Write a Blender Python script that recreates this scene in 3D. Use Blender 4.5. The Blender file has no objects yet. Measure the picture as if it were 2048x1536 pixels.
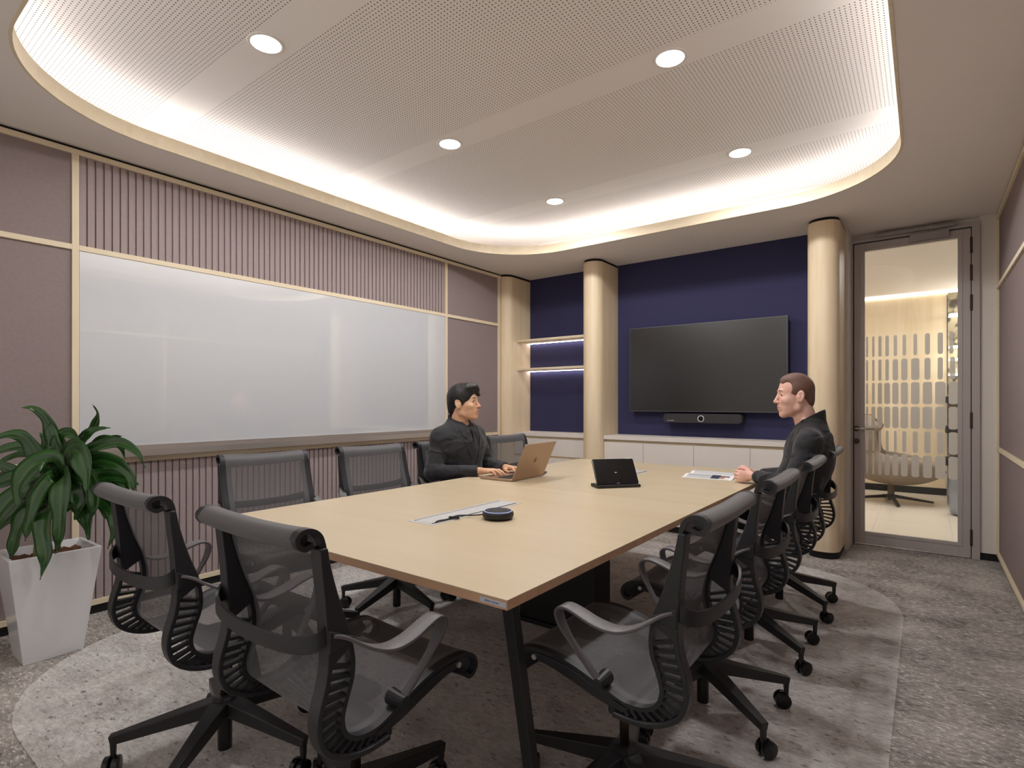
import bpy, math, random
import numpy as np
from mathutils import Vector, Matrix
random.seed(7)
PI = math.pi
C = bpy.context.scene.collection
SC = bpy.context.scene

# ------------------------------------------------------------------ camera, world, exposure
cam_d = bpy.data.cameras.new('camera')
cam = bpy.data.objects.new('camera', cam_d)
C.objects.link(cam)
cam.location = (0, 0, 1.2)
cam.rotation_euler = (PI/2, 0, math.radians(37))
cam_d.sensor_width = 36
cam_d.lens = 1096/2048*36
cam_d.shift_y = 38/2048
cam_d.clip_start = 0.02
SC.camera = cam
w = bpy.data.worlds.new('world'); SC.world = w; w.use_nodes = True
w.node_tree.nodes['Background'].inputs[0].default_value = (0.9, 0.93, 1, 1)
w.node_tree.nodes['Background'].inputs[1].default_value = 0.3
SC.view_settings.view_transform = 'Standard'
SC.view_settings.look = 'None'
SC.view_settings.exposure = 0.08
SC.view_settings.gamma = 1
SC.view_settings.use_curve_mapping = False
SC.cycles.max_bounces = 10
SC.cycles.diffuse_bounces = 7
SC.cycles.glossy_bounces = 4
SC.cycles.transparent_max_bounces = 24
SC.cycles.sample_clamp_indirect = 6
COVE_STRENGTH = 13.5
DOWNLIGHT_W = 11.6
LOUNGE_W = 52.0
# soft fill light added behind the camera; the near wall has no window
_l = bpy.data.lights.new('added_fill_light', 'AREA'); _l.energy = 8.5; _l.shape = 'RECTANGLE'; _l.size = 3.9; _l.size_y = 2.3; _l.color = (1, .98, .97)
_o = bpy.data.objects.new('added_fill_light', _l); C.objects.link(_o); _o.location = (-1.67, -.66, 1.3); _o.rotation_euler = (PI/2, 0, 0)

# ------------------------------------------------------------------ helpers
def srgb(r, g, b):
    def f(c):
        c /= 255
        return c/12.92 if c <= .04045 else ((c+.055)/1.055)**2.4
    return (f(r), f(g), f(b), 1)

def new_mat(name):
    m = bpy.data.materials.new(name); m.use_nodes = True
    nt = m.node_tree
    return m, nt, nt.nodes['Principled BSDF']

def setp(b, **k):
    names = dict(rough='Roughness', metal='Metallic', spec='Specular IOR Level', coat='Coat Weight', coatr='Coat Roughness',
                 alpha='Alpha', sheen='Sheen Weight', trans='Transmission Weight', ior='IOR', sss='Subsurface Weight')
    for a, v in k.items():
        b.inputs[names[a]].default_value = v

def plain(name, col, bump=0, bscale=200, vary=0, vscale=3, **k):
    m, nt, b = new_mat(name)
    b.inputs['Base Color'].default_value = col
    setp(b, **k)
    L = nt.links.new
    tc = nt.nodes.new('ShaderNodeTexCoord')
    if vary:
        n = nt.nodes.new('ShaderNodeTexNoise'); n.inputs['Scale'].default_value = vscale; n.inputs['Detail'].default_value = 4
        L(tc.outputs['Object'], n.inputs['Vector'])
        mx = nt.nodes.new('ShaderNodeMixRGB')
        mx.inputs[1].default_value = tuple(c*(1-vary) for c in col[:3])+(1,)
        mx.inputs[2].default_value = tuple(min(1, c*(1+vary)) for c in col[:3])+(1,)
        L(n.outputs['Fac'], mx.inputs[0]); L(mx.outputs[0], b.inputs['Base Color'])
    if bump:
        n = nt.nodes.new('ShaderNodeTexNoise'); n.inputs['Scale'].default_value = bscale; n.inputs['Detail'].default_value = 2
        L(tc.outputs['Object'], n.inputs['Vector'])
        bp = nt.nodes.new('ShaderNodeBump'); bp.inputs['Strength'].default_value = bump; bp.inputs['Distance'].default_value = .002
        L(n.outputs['Fac'], bp.inputs['Height']); L(bp.outputs[0], b.inputs['Normal'])
    return m

def wood(name, light, dark, axis='z', scale=14, rough=.45, amt=.6, spec=.4):
    m, nt, b = new_mat(name); L = nt.links.new
    setp(b, rough=rough, spec=spec)
    tc = nt.nodes.new('ShaderNodeTexCoord'); mp = nt.nodes.new('ShaderNodeMapping')
    s = {'z': (scale, scale, scale*.06), 'y': (scale, scale*.06, scale), 'x': (scale*.06, scale, scale)}[axis]
    mp.inputs['Scale'].default_value = s
    L(tc.outputs['Object'], mp.inputs['Vector'])
    n = nt.nodes.new('ShaderNodeTexNoise'); n.inputs['Scale'].default_value = 1; n.inputs['Detail'].default_value = 5; n.inputs['Distortion'].default_value = .6
    L(mp.outputs[0], n.inputs['Vector'])
    n2 = nt.nodes.new('ShaderNodeTexNoise'); n2.inputs['Scale'].default_value = 6; n2.inputs['Detail'].default_value = 3
    L(mp.outputs[0], n2.inputs['Vector'])
    ad = nt.nodes.new('ShaderNodeMath'); ad.operation = 'MULTIPLY_ADD'; ad.inputs[1].default_value = .35
    L(n2.outputs['Fac'], ad.inputs[0]); L(n.outputs['Fac'], ad.inputs[2])
    r = nt.nodes.new('ShaderNodeValToRGB')
    r.color_ramp.elements[0].position = .45; r.color_ramp.elements[0].color = tuple(light[i]*(1-amt)+dark[i]*amt for i in range(3))+(1,)
    r.color_ramp.elements[1].position = .85; r.color_ramp.elements[1].color = light
    L(ad.outputs[0], r.inputs[0]); L(r.outputs[0], b.inputs['Base Color'])
    return m

def emis(name, col, st):
    m, nt, b = new_mat(name)
    b.inputs['Base Color'].default_value = (0, 0, 0, 1)
    b.inputs['Emission Color'].default_value = col
    b.inputs['Emission Strength'].default_value = st
    return m

class MB:
    def __init__(s): s.v = []; s.f = []; s.uv = None; s.mi = []
    def add(s, vs, fs, mi=0):
        o = len(s.v); s.v += [tuple(p) for p in vs]; s.f += [tuple(i+o for i in f) for f in fs]; s.mi += [mi]*len(fs); return s
    def box(s, x0, x1, y0, y1, z0, z1, mi=0):
        v = [(x, y, z) for z in (z0, z1) for y in (y0, y1) for x in (x0, x1)]
        return s.add(v, [(0, 2, 3, 1), (4, 5, 7, 6), (0, 1, 5, 4), (2, 6, 7, 3), (0, 4, 6, 2), (1, 3, 7, 5)], mi)
    def prism(s, poly, h0, h1, plane='xy', mi=0):
        n = len(poly)
        def p3(a, b, h): return {'xy': (a, b, h), 'yz': (h, a, b), 'xz': (a, h, b)}[plane]
        v = [p3(a, b, h0) for a, b in poly]+[p3(a, b, h1) for a, b in poly]
        f = [tuple(range(n-1, -1, -1)), tuple(range(n, 2*n))]+[(i, (i+1) % n, n+(i+1) % n, n+i) for i in range(n)]
        return s.add(v, f, mi)
    def strip(s, R, F, h0, h1, plane='yz', mi=0):
        """band between the open polylines R and F, extruded h0..h1"""
        n = len(R)
        def p3(q, h): a, b = q; return {'xy': (a, b, h), 'yz': (h, a, b), 'xz': (a, h, b)}[plane]
        v = [p3(q, h0) for q in R]+[p3(q, h0) for q in F]+[p3(q, h1) for q in R]+[p3(q, h1) for q in F]
        f = []
        for i in range(n-1):
            a, b, c, d = i, n+i, 2*n+i, 3*n+i
            f += [(a, a+1, b+1, b), (c, d, d+1, c+1), (a, c, c+1, a+1), (b, b+1, d+1, d)]
        f += [(0, n, 3*n, 2*n), (n-1, 3*n-1, 4*n-1, 2*n-1)]
        return s.add(v, f, mi)
    def tube(s, pts, r, n=10, cap=True, mi=0, sx=1.0):
        pts = [Vector(p) for p in pts]; rs = r if isinstance(r, (list, tuple)) else [r]*len(pts)
        vs = []; fs = []
        t0 = (pts[1]-pts[0]).normalized()
        up = Vector((0, 0, 1)) if abs(t0.z) < .9 else Vector((1, 0, 0))
        nrm = (up-t0*up.dot(t0)).normalized()
        for i, p in enumerate(pts):
            t = (pts[min(i+1, len(pts)-1)]-pts[max(i-1, 0)]).normalized()
            nrm = (nrm-t*nrm.dot(t)).normalized(); bi = t.cross(nrm)
            for k in range(n):
                a = 2*PI*k/n
                vs.append(p+nrm*math.cos(a)*rs[i]+bi*math.sin(a)*rs[i]*sx)
        for i in range(len(pts)-1):
            for k in range(n):
                k2 = (k+1) % n
                fs.append((i*n+k, i*n+k2, (i+1)*n+k2, (i+1)*n+k))
        if cap: fs += [tuple(range(n-1, -1, -1)), tuple(range((len(pts)-1)*n, len(pts)*n))]
        return s.add(vs, fs, mi)
    def lathe(s, prof, cx=0, cy=0, n=28, mi=0, close=True):
        vs = []; fs = []
        for r, z in prof:
            for k in range(n):
                a = 2*PI*k/n; vs.append((cx+r*math.cos(a), cy+r*math.sin(a), z))
        for i in range(len(prof)-1):
            for k in range(n):
                k2 = (k+1) % n
                fs.append((i*n+k, i*n+k2, (i+1)*n+k2, (i+1)*n+k))
        if close: fs += [tuple(range(n-1, -1, -1)), tuple(range((len(prof)-1)*n, len(prof)*n))]
        return s.add(vs, fs, mi)
    def bar(s, a, b, wd, ht, up=(0, 0, 1), w2=None, h2=None, mi=0):
        a = Vector(a); b = Vector(b); t = (b-a).normalized(); up = Vector(up)
        sd = t.cross(up).normalized(); u = sd.cross(t)
        w2 = wd if w2 is None else w2; h2 = ht if h2 is None else h2
        v = []
        for p, ww, hh in ((a, wd, ht), (b, w2, h2)):
            for i, j in ((-1, -1), (1, -1), (1, 1), (-1, 1)): v.append(p+sd*i*ww/2+u*j*hh/2)
        return s.add(v, [(0, 1, 2, 3), (7, 6, 5, 4), (0, 4, 5, 1), (1, 5, 6, 2), (2, 6, 7, 3), (3, 7, 4, 0)], mi)
    def xform(s, M):
        s.v = [tuple(M @ Vector(p)) for p in s.v]; return s
    def build(s, name, mat, parent=None, smooth=False, bevel=0, loc=None, auto=False):
        me = bpy.data.meshes.new(name); me.from_pydata(s.v, [], s.f)
        mats = mat if isinstance(mat, (list, tuple)) else [mat]
        for m in mats: me.materials.append(m)
        if len(mats) > 1: me.polygons.foreach_set('material_index', s.mi)
        if s.uv:
            ul = me.uv_layers.new(name='UVMap')
            for l in me.loops: ul.data[l.index].uv = s.uv[l.vertex_index]
        me.update(); fix(me)
        if smooth: me.polygons.foreach_set('use_smooth', [True]*len(me.polygons))
        o = bpy.data.objects.new(name, me); C.objects.link(o)
        if parent: o.parent = parent
        if loc: o.location = loc
        if bevel:
            b = o.modifiers.new('bevel', 'BEVEL'); b.width = bevel; b.segments = 2; b.limit_method = 'ANGLE'; b.angle_limit = math.radians(40)
        if auto:
            me.polygons.foreach_set('use_smooth', [True]*len(me.polygons))
            md = o.modifiers.new('edge', 'EDGE_SPLIT'); md.split_angle = math.radians(35)
        return o

import bmesh
def fix(me):
    bm = bmesh.new(); bm.from_mesh(me)
    bmesh.ops.recalc_face_normals(bm, faces=bm.faces); bm.to_mesh(me); bm.free()

def tag(o, label=None, cat=None, group=None, kind=None):
    if label: o['label'] = label
    if cat: o['category'] = cat
    if group: o['group'] = group
    if kind: o['kind'] = kind
    return o
def empty(name, loc=(0, 0, 0), rz=0):
    o = bpy.data.objects.new(name, None); o.empty_display_size = .1; C.objects.link(o)
    o.location = loc; o.rotation_euler = (0, 0, rz); return o
def copy_tree(o, parent=None):
    c = o.copy(); C.objects.link(c)
    if parent: c.parent = parent
    for ch in [x for x in o.children]: copy_tree(ch, c)
    return c
def struct(o): o['kind'] = 'structure'; return o
def catmull(pts, n=6):
    out = []
    P = [np.array(p, float) for p in pts]
    for i in range(len(P)-1):
        p0 = P[max(i-1, 0)]; p1 = P[i]; p2 = P[i+1]; p3 = P[min(i+2, len(P)-1)]
        for k in range(n):
            t = k/n
            out.append(tuple(.5*((2*p1)+(-p0+p2)*t+(2*p0-5*p1+4*p2-p3)*t*t+(-p0+3*p1-3*p2+p3)*t**3)))
    out.append(tuple(P[-1])); return out
def resample(pts, n):
    P = np.array(pts, float); d = np.r_[0, np.cumsum(np.linalg.norm(np.diff(P, axis=0), axis=1))]
    t = np.linspace(0, d[-1], n)
    return [tuple(np.interp(tt, d, P[:, k]) for k in range(P.shape[1])) for tt in t]
def offset2(pts, off):
    P = np.array(pts, float); T = np.gradient(P, axis=0); T /= np.linalg.norm(T, axis=1)[:, None]+1e-9
    N = np.stack([-T[:, 1], T[:, 0]], 1); o = np.array(off)[:, None] if not np.isscalar(off) else off
    return [tuple(p) for p in P+N*o]
def rrect(x0, x1, y0, y1, r, n=14):
    out = []
    for cx, cy, a0 in ((x1-r, y1-r, 0), (x0+r, y1-r, 90), (x0+r, y0+r, 180), (x1-r, y0+r, 270)):
        for k in range(n+1):
            a = math.radians(a0+90*k/n); out.append((cx+r*math.cos(a), cy+r*math.sin(a)))
    return out

# ------------------------------------------------------------------ materials
M = {}
M['ceil'] = plain('ceiling_paint', srgb(238, 232, 227), rough=.8)
M['white'] = plain('white_paint', srgb(222, 216, 208), rough=.7)
M['mauve'] = plain('mauve_felt', srgb(146, 132, 131), bump=.35, bscale=260, vary=.10, vscale=60, rough=.95, spec=.1)
M['mauve_slat'] = plain('mauve_felt_slat', srgb(166, 152, 151), bump=.3, bscale=260, vary=.08, vscale=60, rough=.95, spec=.1)
M['maple'] = wood('pale_maple', srgb(234, 220, 192), srgb(216, 198, 166), 'z', 16, .5)
M['maple_y'] = wood('pale_maple_lengthwise', srgb(234, 220, 192), srgb(216, 198, 166), 'y', 16, .5)
M['maple_x'] = wood('pale_maple_crosswise', srgb(234, 220, 192), srgb(216, 198, 166), 'x', 16, .5)
M['column'] = wood('column_veneer', srgb(234, 216, 186), srgb(216, 192, 152), 'z', 11, .42, .7)
M['table'] = wood('table_laminate', srgb(206, 190, 162), srgb(194, 172, 136), 'x', 7, .33, .45)
M['table_edge'] = wood('table_edge', srgb(214, 178, 146), srgb(188, 146, 112), 'x', 20, .5)
M['navy'] = plain('navy_fabric', srgb(54, 54, 86), bump=.15, bscale=500, rough=.85, spec=.25)
M['black'] = plain('black_plastic', srgb(30, 30, 32), rough=.45)
M['skirt'] = plain('black_skirting', srgb(14, 14, 15), rough=.6)
M['steel'] = plain('brushed_steel', srgb(205, 198, 192), rough=.32, metal=.75)
M['doorframe'] = plain('warm_grey_aluminium', srgb(182, 174, 170), rough=.45, metal=.1)
M['gap'] = plain('shadow_gasket', srgb(20, 20, 20), rough=.8)
M['counter'] = plain('greige_laminate', srgb(226, 219, 211), rough=.5, vary=.03, vscale=8)
M['cabinet'] = plain('pale_cabinet_front', srgb(228, 221, 213), rough=.55)
M['chair'] = plain('charcoal_plastic', srgb(40, 40, 44), rough=.42, spec=.45)
M['chair_arm'] = plain('graphite_armrest', srgb(98, 95, 97), rough=.42, spec=.5)
M['chair_base'] = plain('black_chair_base', srgb(38, 38, 40), rough=.42)
M['caster'] = plain('caster_black', srgb(16, 16, 17), rough=.25)
M['bronze'] = plain('bronze_gas_lift', srgb(150, 135, 118), rough=.3, metal=1)
M['screw'] = plain('chrome_bolt', srgb(200, 200, 198), rough=.3, metal=.8)
M['whiteboard'] = plain('whiteboard_gloss', srgb(210, 213, 217), rough=.5, coat=1, coatr=.015)
M['whiteboard'].node_tree.nodes['Principled BSDF'].inputs['Coat IOR'].default_value = 2.0
M['tv'] = plain('tv_screen', srgb(19, 19, 20), rough=.28, spec=.8)
M['tvframe'] = plain('tv_bezel', srgb(90, 90, 92), rough=.35, metal=.6)
M['barfab'] = plain('soundbar_cloth', srgb(46, 45, 46), rough=.7, bump=.2, bscale=900)
M['ring'] = plain('silver_ring', srgb(215, 215, 215), rough=.3)
M['pot'] = plain('white_planter_gloss', srgb(226, 227, 230), rough=.22, coat=.4, coatr=.1)
M['soil'] = plain('bark_soil', srgb(104, 68, 44), rough=.95, bump=1, bscale=60, vary=.5, vscale=40)
M['laptop'] = plain('rose_grey_aluminium', srgb(176, 150, 128), rough=.35, metal=.55)
M['logo'] = plain('mirror_logo', srgb(120, 100, 88), rough=.2, metal=.7)
M['key'] = plain('keys_black', srgb(24, 24, 25), rough=.5)
M['paper'] = plain('paper_white', srgb(236, 236, 236), rough=.6)
M['print'] = plain('print_grey', srgb(188, 188, 190), rough=.6)
M['photo_navy'] = plain('print_navy', srgb(42, 50, 72), rough=.6)
M['photo_skin'] = plain('print_skin', srgb(186, 140, 120), rough=.6)
M['photo_brown'] = plain('print_brown', srgb(92, 66, 60), rough=.6)
M['alu'] = plain('anodised_aluminium', srgb(196, 196, 196), rough=.5, metal=.15)
M['glossblack'] = plain('glossy_black', srgb(20, 20, 22), rough=.15)
M['ledring'] = emis('ring_light', srgb(170, 185, 235), .9)
M['led'] = emis('cove_led', (.97, .97, 1.0, 1), COVE_STRENGTH)
M['led_shelf'] = emis('shelf_led', (1.0, .92, .95, 1), 14)
M['led_far'] = emis('lounge_led', (1.0, .93, .82, 1), 5)
M['lens'] = emis('downlight_lens', (1.0, .98, .96, 1), 14)
M['tile'] = plain('cream_tile', srgb(226, 216, 202), rough=.3, vary=.04, vscale=2)
M['taupe'] = plain('taupe_leather', srgb(134, 118, 102), rough=.5)
M['steelblue'] = plain('blue_grey_metal', srgb(150, 158, 172), rough=.25, metal=.7)
def filmmat():
    m, nt, b = new_mat('frosted_film'); L = nt.links.new
    b.inputs['Base Color'].default_value = srgb(236, 232, 226); setp(b, rough=.6)
    tl = nt.nodes.new('ShaderNodeBsdfTranslucent'); tl.inputs[0].default_value = srgb(248, 246, 242)
    tp = nt.nodes.new('ShaderNodeBsdfTransparent')
    a = nt.nodes.new('ShaderNodeMixShader'); a.inputs[0].default_value = .52; c = nt.nodes.new('ShaderNodeMixShader'); c.inputs[0].default_value = .18
    L(b.outputs[0], a.inputs[1]); L(tl.outputs[0], a.inputs[2]); L(a.outputs[0], c.inputs[1]); L(tp.outputs[0], c.inputs[2])
    L(c.outputs[0], nt.nodes['Material Output'].inputs[0]); return m
M['film'] = filmmat()
M['ink'] = plain('label_ink', srgb(40, 40, 60), rough=.6)
M['labelw'] = plain('label_white', srgb(205, 210, 225), rough=.4)
M['closer'] = plain('closer_silver', srgb(160, 154, 150), rough=.35, metal=.5)
M['dkbronze'] = plain('dark_bronze', srgb(92, 76, 64), rough=.35, metal=.8)
M['stem'] = plain('plant_stem', srgb(120, 120, 70), rough=.8)

def felt_wall_stone():
    m, nt, b = new_mat('veined_stone'); L = nt.links.new
    tc = nt.nodes.new('ShaderNodeTexCoord'); n = nt.nodes.new('ShaderNodeTexNoise'); n.inputs['Scale'].default_value = 9; n.inputs['Detail'].default_value = 8
    L(tc.outputs['Object'], n.inputs['Vector'])
    r = nt.nodes.new('ShaderNodeValToRGB'); r.color_ramp.elements[0].position = .42; r.color_ramp.elements[0].color = srgb(70, 62, 48)
    r.color_ramp.elements[1].position = .56; r.color_ramp.elements[1].color = srgb(170, 158, 132)
    L(n.outputs['Fac'], r.inputs[0]); L(r.outputs[0], b.inputs['Base Color']); setp(b, rough=.3)
    return m
M['stone'] = felt_wall_stone()

def perforated():
    """painted board drilled with a square grid of small holes; plain bands stay undrilled where the downlights sit"""
    m, nt, b = new_mat('perforated_board'); L = nt.links.new
    setp(b, rough=.85)
    tc = nt.nodes.new('ShaderNodeTexCoord'); sx = nt.nodes.new('ShaderNodeSeparateXYZ'); L(tc.outputs['Object'], sx.inputs[0])
    def mth(op, a, bb=None, c=None):
        n = nt.nodes.new('ShaderNodeMath'); n.operation = op
        for i, q in enumerate((a, bb, c)):
            if q is None: continue
            if isinstance(q, (int, float)): n.inputs[i].default_value = q
            else: L(q, n.inputs[i])
        return n.outputs[0]
    P = .01870
    fx = mth('SUBTRACT', mth('FRACT', mth('DIVIDE', sx.outputs[0], P)), .5)
    fy = mth('SUBTRACT', mth('FRACT', mth('DIVIDE', sx.outputs[1], P)), .5)
    d = mth('SQRT', mth('ADD', mth('MULTIPLY', fx, fx), mth('MULTIPLY', fy, fy)))
    hole = mth('LESS_THAN', d, .165)
    for yc, hw in BANDS:
        inb = mth('GREATER_THAN', mth('ABSOLUTE', mth('SUBTRACT', sx.outputs[1], yc)), hw)
        hole = mth('MULTIPLY', hole, inb)
    mx = nt.nodes.new('ShaderNodeMixRGB'); mx.inputs[1].default_value = srgb(238, 232, 227); mx.inputs[2].default_value = srgb(52, 42, 40)
    L(hole, mx.inputs[0]); L(mx.outputs[0], b.inputs['Base Color'])
    return m

def carpet(name, dark, mid, light, blotch, bl_amt, light_amt):
    m, nt, b = new_mat(name); L = nt.links.new
    setp(b, rough=.97, spec=.05)
    tc = nt.nodes.new('ShaderNodeTexCoord')
    def noise(scale, sy, detail, rough=.6, off=0):
        mp = nt.nodes.new('ShaderNodeMapping'); mp.inputs['Scale'].default_value = (1, sy, 1); mp.inputs['Rotation'].default_value = (0, 0, math.radians(-12))
        mp.inputs['Location'].default_value = (off, off, 0)
        L(tc.outputs['Object'], mp.inputs['Vector'])
        n = nt.nodes.new('ShaderNodeTexNoise'); n.inputs['Scale'].default_value = scale; n.inputs['Detail'].default_value = detail; n.inputs['Roughness'].default_value = rough
        L(mp.outputs[0], n.inputs['Vector']); return n.outputs['Fac']
    def ramp(src, p0, p1, c0=(0, 0, 0, 1), c1=(1, 1, 1, 1)):
        r = nt.nodes.new('ShaderNodeValToRGB'); r.color_ramp.elements[0].position = p0; r.color_ramp.elements[0].color = c0
        r.color_ramp.elements[1].position = p1; r.color_ramp.elements[1].color = c1
        L(src, r.inputs[0]); return r.outputs[0]
    def mix(f, a, c):
        x = nt.nodes.new('ShaderNodeMixRGB')
        L(f, x.inputs[0])
        for i, q in ((1, a), (2, c)):
            if isinstance(q, tuple): x.inputs[i].default_value = q
            else: L(q, x.inputs[i])
        return x.outputs[0]
    base = mix(ramp(noise(24, 2.0, 6, .72), .40, .60), dark, mid)
    base = mix(ramp(noise(36, 2.3, 4, .7, 3.1), .61-light_amt, .70-light_amt), base, light)
    base = mix(ramp(noise(20, 2.2, 3, .62, 7.7), .60-bl_amt, .67-bl_amt), base, blotch)
    base = mix(ramp(noise(2.3, 1.2, 3, .5, 1.7), .35, .7, (0, 0, 0, 1), (.35, .35, .35, 1)), base, light)
    base = mix(ramp(noise(3.4, 1.5, 4, .55, 5.1), .46, .74, (0, 0, 0, 1), (.5, .5, .5, 1)), base, blotch)
    fib = ramp(noise(420, 1, 2, .6, .3), .2, .8, (.62, .62, .62, 1), (1.25, 1.25, 1.25, 1))
    x = nt.nodes.new('ShaderNodeMixRGB'); x.blend_type = 'MULTIPLY'; x.inputs[0].default_value = 1
    L(base, x.inputs[1]); L(fib, x.inputs[2]); L(x.outputs[0], b.inputs['Base Color'])
    bp = nt.nodes.new('ShaderNodeBump'); bp.inputs['Strength'].default_value = .6; bp.inputs['Distance'].default_value = .003
    L(noise(300, 1, 3), bp.inputs['Height']); L(bp.outputs[0], b.inputs['Normal'])
    return m
M['carpet'] = carpet('flecked_carpet', srgb(124, 117, 114), srgb(176, 169, 165), srgb(236, 230, 220), srgb(98, 91, 88), .01, .07)
M['rug'] = carpet('mottled_carpet', srgb(186, 181, 178), srgb(220, 216, 213), srgb(234, 231, 228), srgb(128, 120, 116), .0, .06)

def mesh_fabric():
    """open weave: real holes through a dark polymer weave"""
    m, nt, b = new_mat('open_weave_mesh'); L = nt.links.new
    setp(b, rough=.5, spec=.5, sheen=.15)
    b.inputs['Base Color'].default_value = srgb(80, 79, 82)
    uv = nt.nodes.new('ShaderNodeUVMap'); uv.uv_map = 'UVMap'
    sx = nt.nodes.new('ShaderNodeSeparateXYZ'); L(uv.outputs[0], sx.inputs[0])
    def mth(op, a, bb=None):
        n = nt.nodes.new('ShaderNodeMath'); n.operation = op
        for i, q in enumerate((a, bb)):
            if q is None: continue
            if isinstance(q, (int, float)): n.inputs[i].default_value = q
            else: L(q, n.inputs[i])
        return n.outputs[0]
    k = 2*PI/.0034
    row = mth('FLOOR', mth('DIVIDE', sx.outputs[1], .0034))
    sh = mth('MULTIPLY', mth('MODULO', row, 2), .0017)
    cu = mth('COSINE', mth('MULTIPLY', mth('ADD', sx.outputs[0], sh), k))
    cv = mth('COSINE', mth('MULTIPLY', mth('SUBTRACT', sx.outputs[1], .0017), k))
    hole = mth('GREATER_THAN', mth('MULTIPLY', mth('MULTIPLY_ADD', cu, .5) if False else mth('ADD', mth('MULTIPLY', cu, .5), .5), mth('ADD', mth('MULTIPLY', cv, .5), .5)), .36)
    inside = mth('LESS_THAN', mth('ABSOLUTE', sx.outputs[0]), .176)
    hole = mth('MULTIPLY', hole, inside)
    tr = nt.nodes.new('ShaderNodeBsdfTransparent'); mx = nt.nodes.new('ShaderNodeMixShader')
    L(hole, mx.inputs[0]); L(b.outputs[0], mx.inputs[1]); L(tr.outputs[0], mx.inputs[2])
    L(mx.outputs[0], nt.nodes['Material Output'].inputs[0])
    return m
M['mesh'] = mesh_fabric()

def glass():
    m, nt, b = new_mat('door_glass'); L = nt.links.new
    nt.nodes.remove(b)
    tr = nt.nodes.new('ShaderNodeBsdfTransparent'); tr.inputs[0].default_value = (.95, .96, .95, 1)
    gl = nt.nodes.new('ShaderNodeBsdfGlossy'); gl.inputs['Roughness'].default_value = .01
    fr = nt.nodes.new('ShaderNodeFresnel'); fr.inputs[0].default_value = 1.5
    mx = nt.nodes.new('ShaderNodeMixShader'); L(fr.outputs[0], mx.inputs[0]); L(tr.outputs[0], mx.inputs[1]); L(gl.outputs[0], mx.inputs[2])
    L(mx.outputs[0], nt.nodes['Material Output'].inputs[0]); return m
M['glass'] = glass()

def leafmat():
    m, nt, b = new_mat('dracaena_leaf'); L = nt.links.new
    uv = nt.nodes.new('ShaderNodeUVMap'); uv.uv_map = 'UVMap'; sx = nt.nodes.new('ShaderNodeSeparateXYZ'); L(uv.outputs[0], sx.inputs[0])
    wv = nt.nodes.new('ShaderNodeTexNoise'); wv.inputs['Scale'].default_value = 1; wv.inputs['Detail'].default_value = 2
    mp = nt.nodes.new('ShaderNodeMapping'); mp.inputs['Scale'].default_value = (6, .8, 1); L(uv.outputs[0], mp.inputs[0]); L(mp.outputs[0], wv.inputs['Vector'])
    r = nt.nodes.new('ShaderNodeValToRGB'); r.color_ramp.elements[0].position = .35; r.color_ramp.elements[0].color = srgb(26, 56, 25)
    r.color_ramp.elements[1].position = .7; r.color_ramp.elements[1].color = srgb(54, 102, 40)
    L(wv.outputs['Fac'], r.inputs[0])
    mid = nt.nodes.new('ShaderNodeMath'); mid.operation = 'SUBTRACT'; L(sx.outputs[0], mid.inputs[0]); mid.inputs[1].default_value = .5
    ab = nt.nodes.new('ShaderNodeMath'); ab.operation = 'ABSOLUTE'; L(mid.outputs[0], ab.inputs[0])
    lt = nt.nodes.new('ShaderNodeMath'); lt.operation = 'LESS_THAN'; L(ab.outputs[0], lt.inputs[0]); lt.inputs[1].default_value = .035
    ml = nt.nodes.new('ShaderNodeMath'); ml.operation = 'MULTIPLY'; L(lt.outputs[0], ml.inputs[0]); ml.inputs[1].default_value = .3
    mx = nt.nodes.new('ShaderNodeMixRGB'); L(ml.outputs[0], mx.inputs[0]); L(r.outputs[0], mx.inputs[1]); mx.inputs[2].default_value = srgb(84, 124, 52)
    L(mx.outputs[0], b.inputs['Base Color']); setp(b, rough=.24, spec=.6)
    return m
M['leaf'] = leafmat()

# ------------------------------------------------------------------ room shell
XL, XR, YB, YD, YN, H = -3.79, .455, 5.23, 5.54, -.7, 2.63
ZU = 2.87
CX0, CX1, CY0, CY1, CR = -3.42, -.105, .52, 4.38, .72
struct(MB().box(XL-.2, XR+.2, YN-.2, YD+.02, -.1, 0).build('floor', M['carpet']))
rug = MB().prism(rrect(-3.4, -.095, .50, 4.52, .80), 0, .0025).build('carpet_inset', M['rug'])
tag(rug, 'pale mottled grey rounded carpet inset under the conference table and chairs', 'carpet')
struct(MB().box(XL-.2, XL, YN-.2, YD+.1, 0, 3.1).build('wall_left', M['mauve']))
WL = bpy.data.objects['wall_left']
struct(MB().box(XR, XR+.2, YN-.2, YD+.1, 0, 3.1).build('wall_right', M['mauve']))
WR = bpy.data.objects['wall_right']
struct(MB().box(XL-.2, XR+.2, YN-.2, YN, 0, 3.1).build('wall_near', M['white']))
struct(MB().box(XL-.2, -.6, YB, YB+.15, 0, 2.7).build('wall_back', M['navy']))
struct(MB().box(-.6, -.505, YD, YD+.15, 0, 2.7).box(.335, XR, YD-.03, YD+.15, .055, 2.7).box(-.505, .335, YD, YD+.15, 2.585, 2.7).box(-.62, -.5, YB, YD+.15, 0, 2.7)
       .build('wall_door_side', M['white']))
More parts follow.
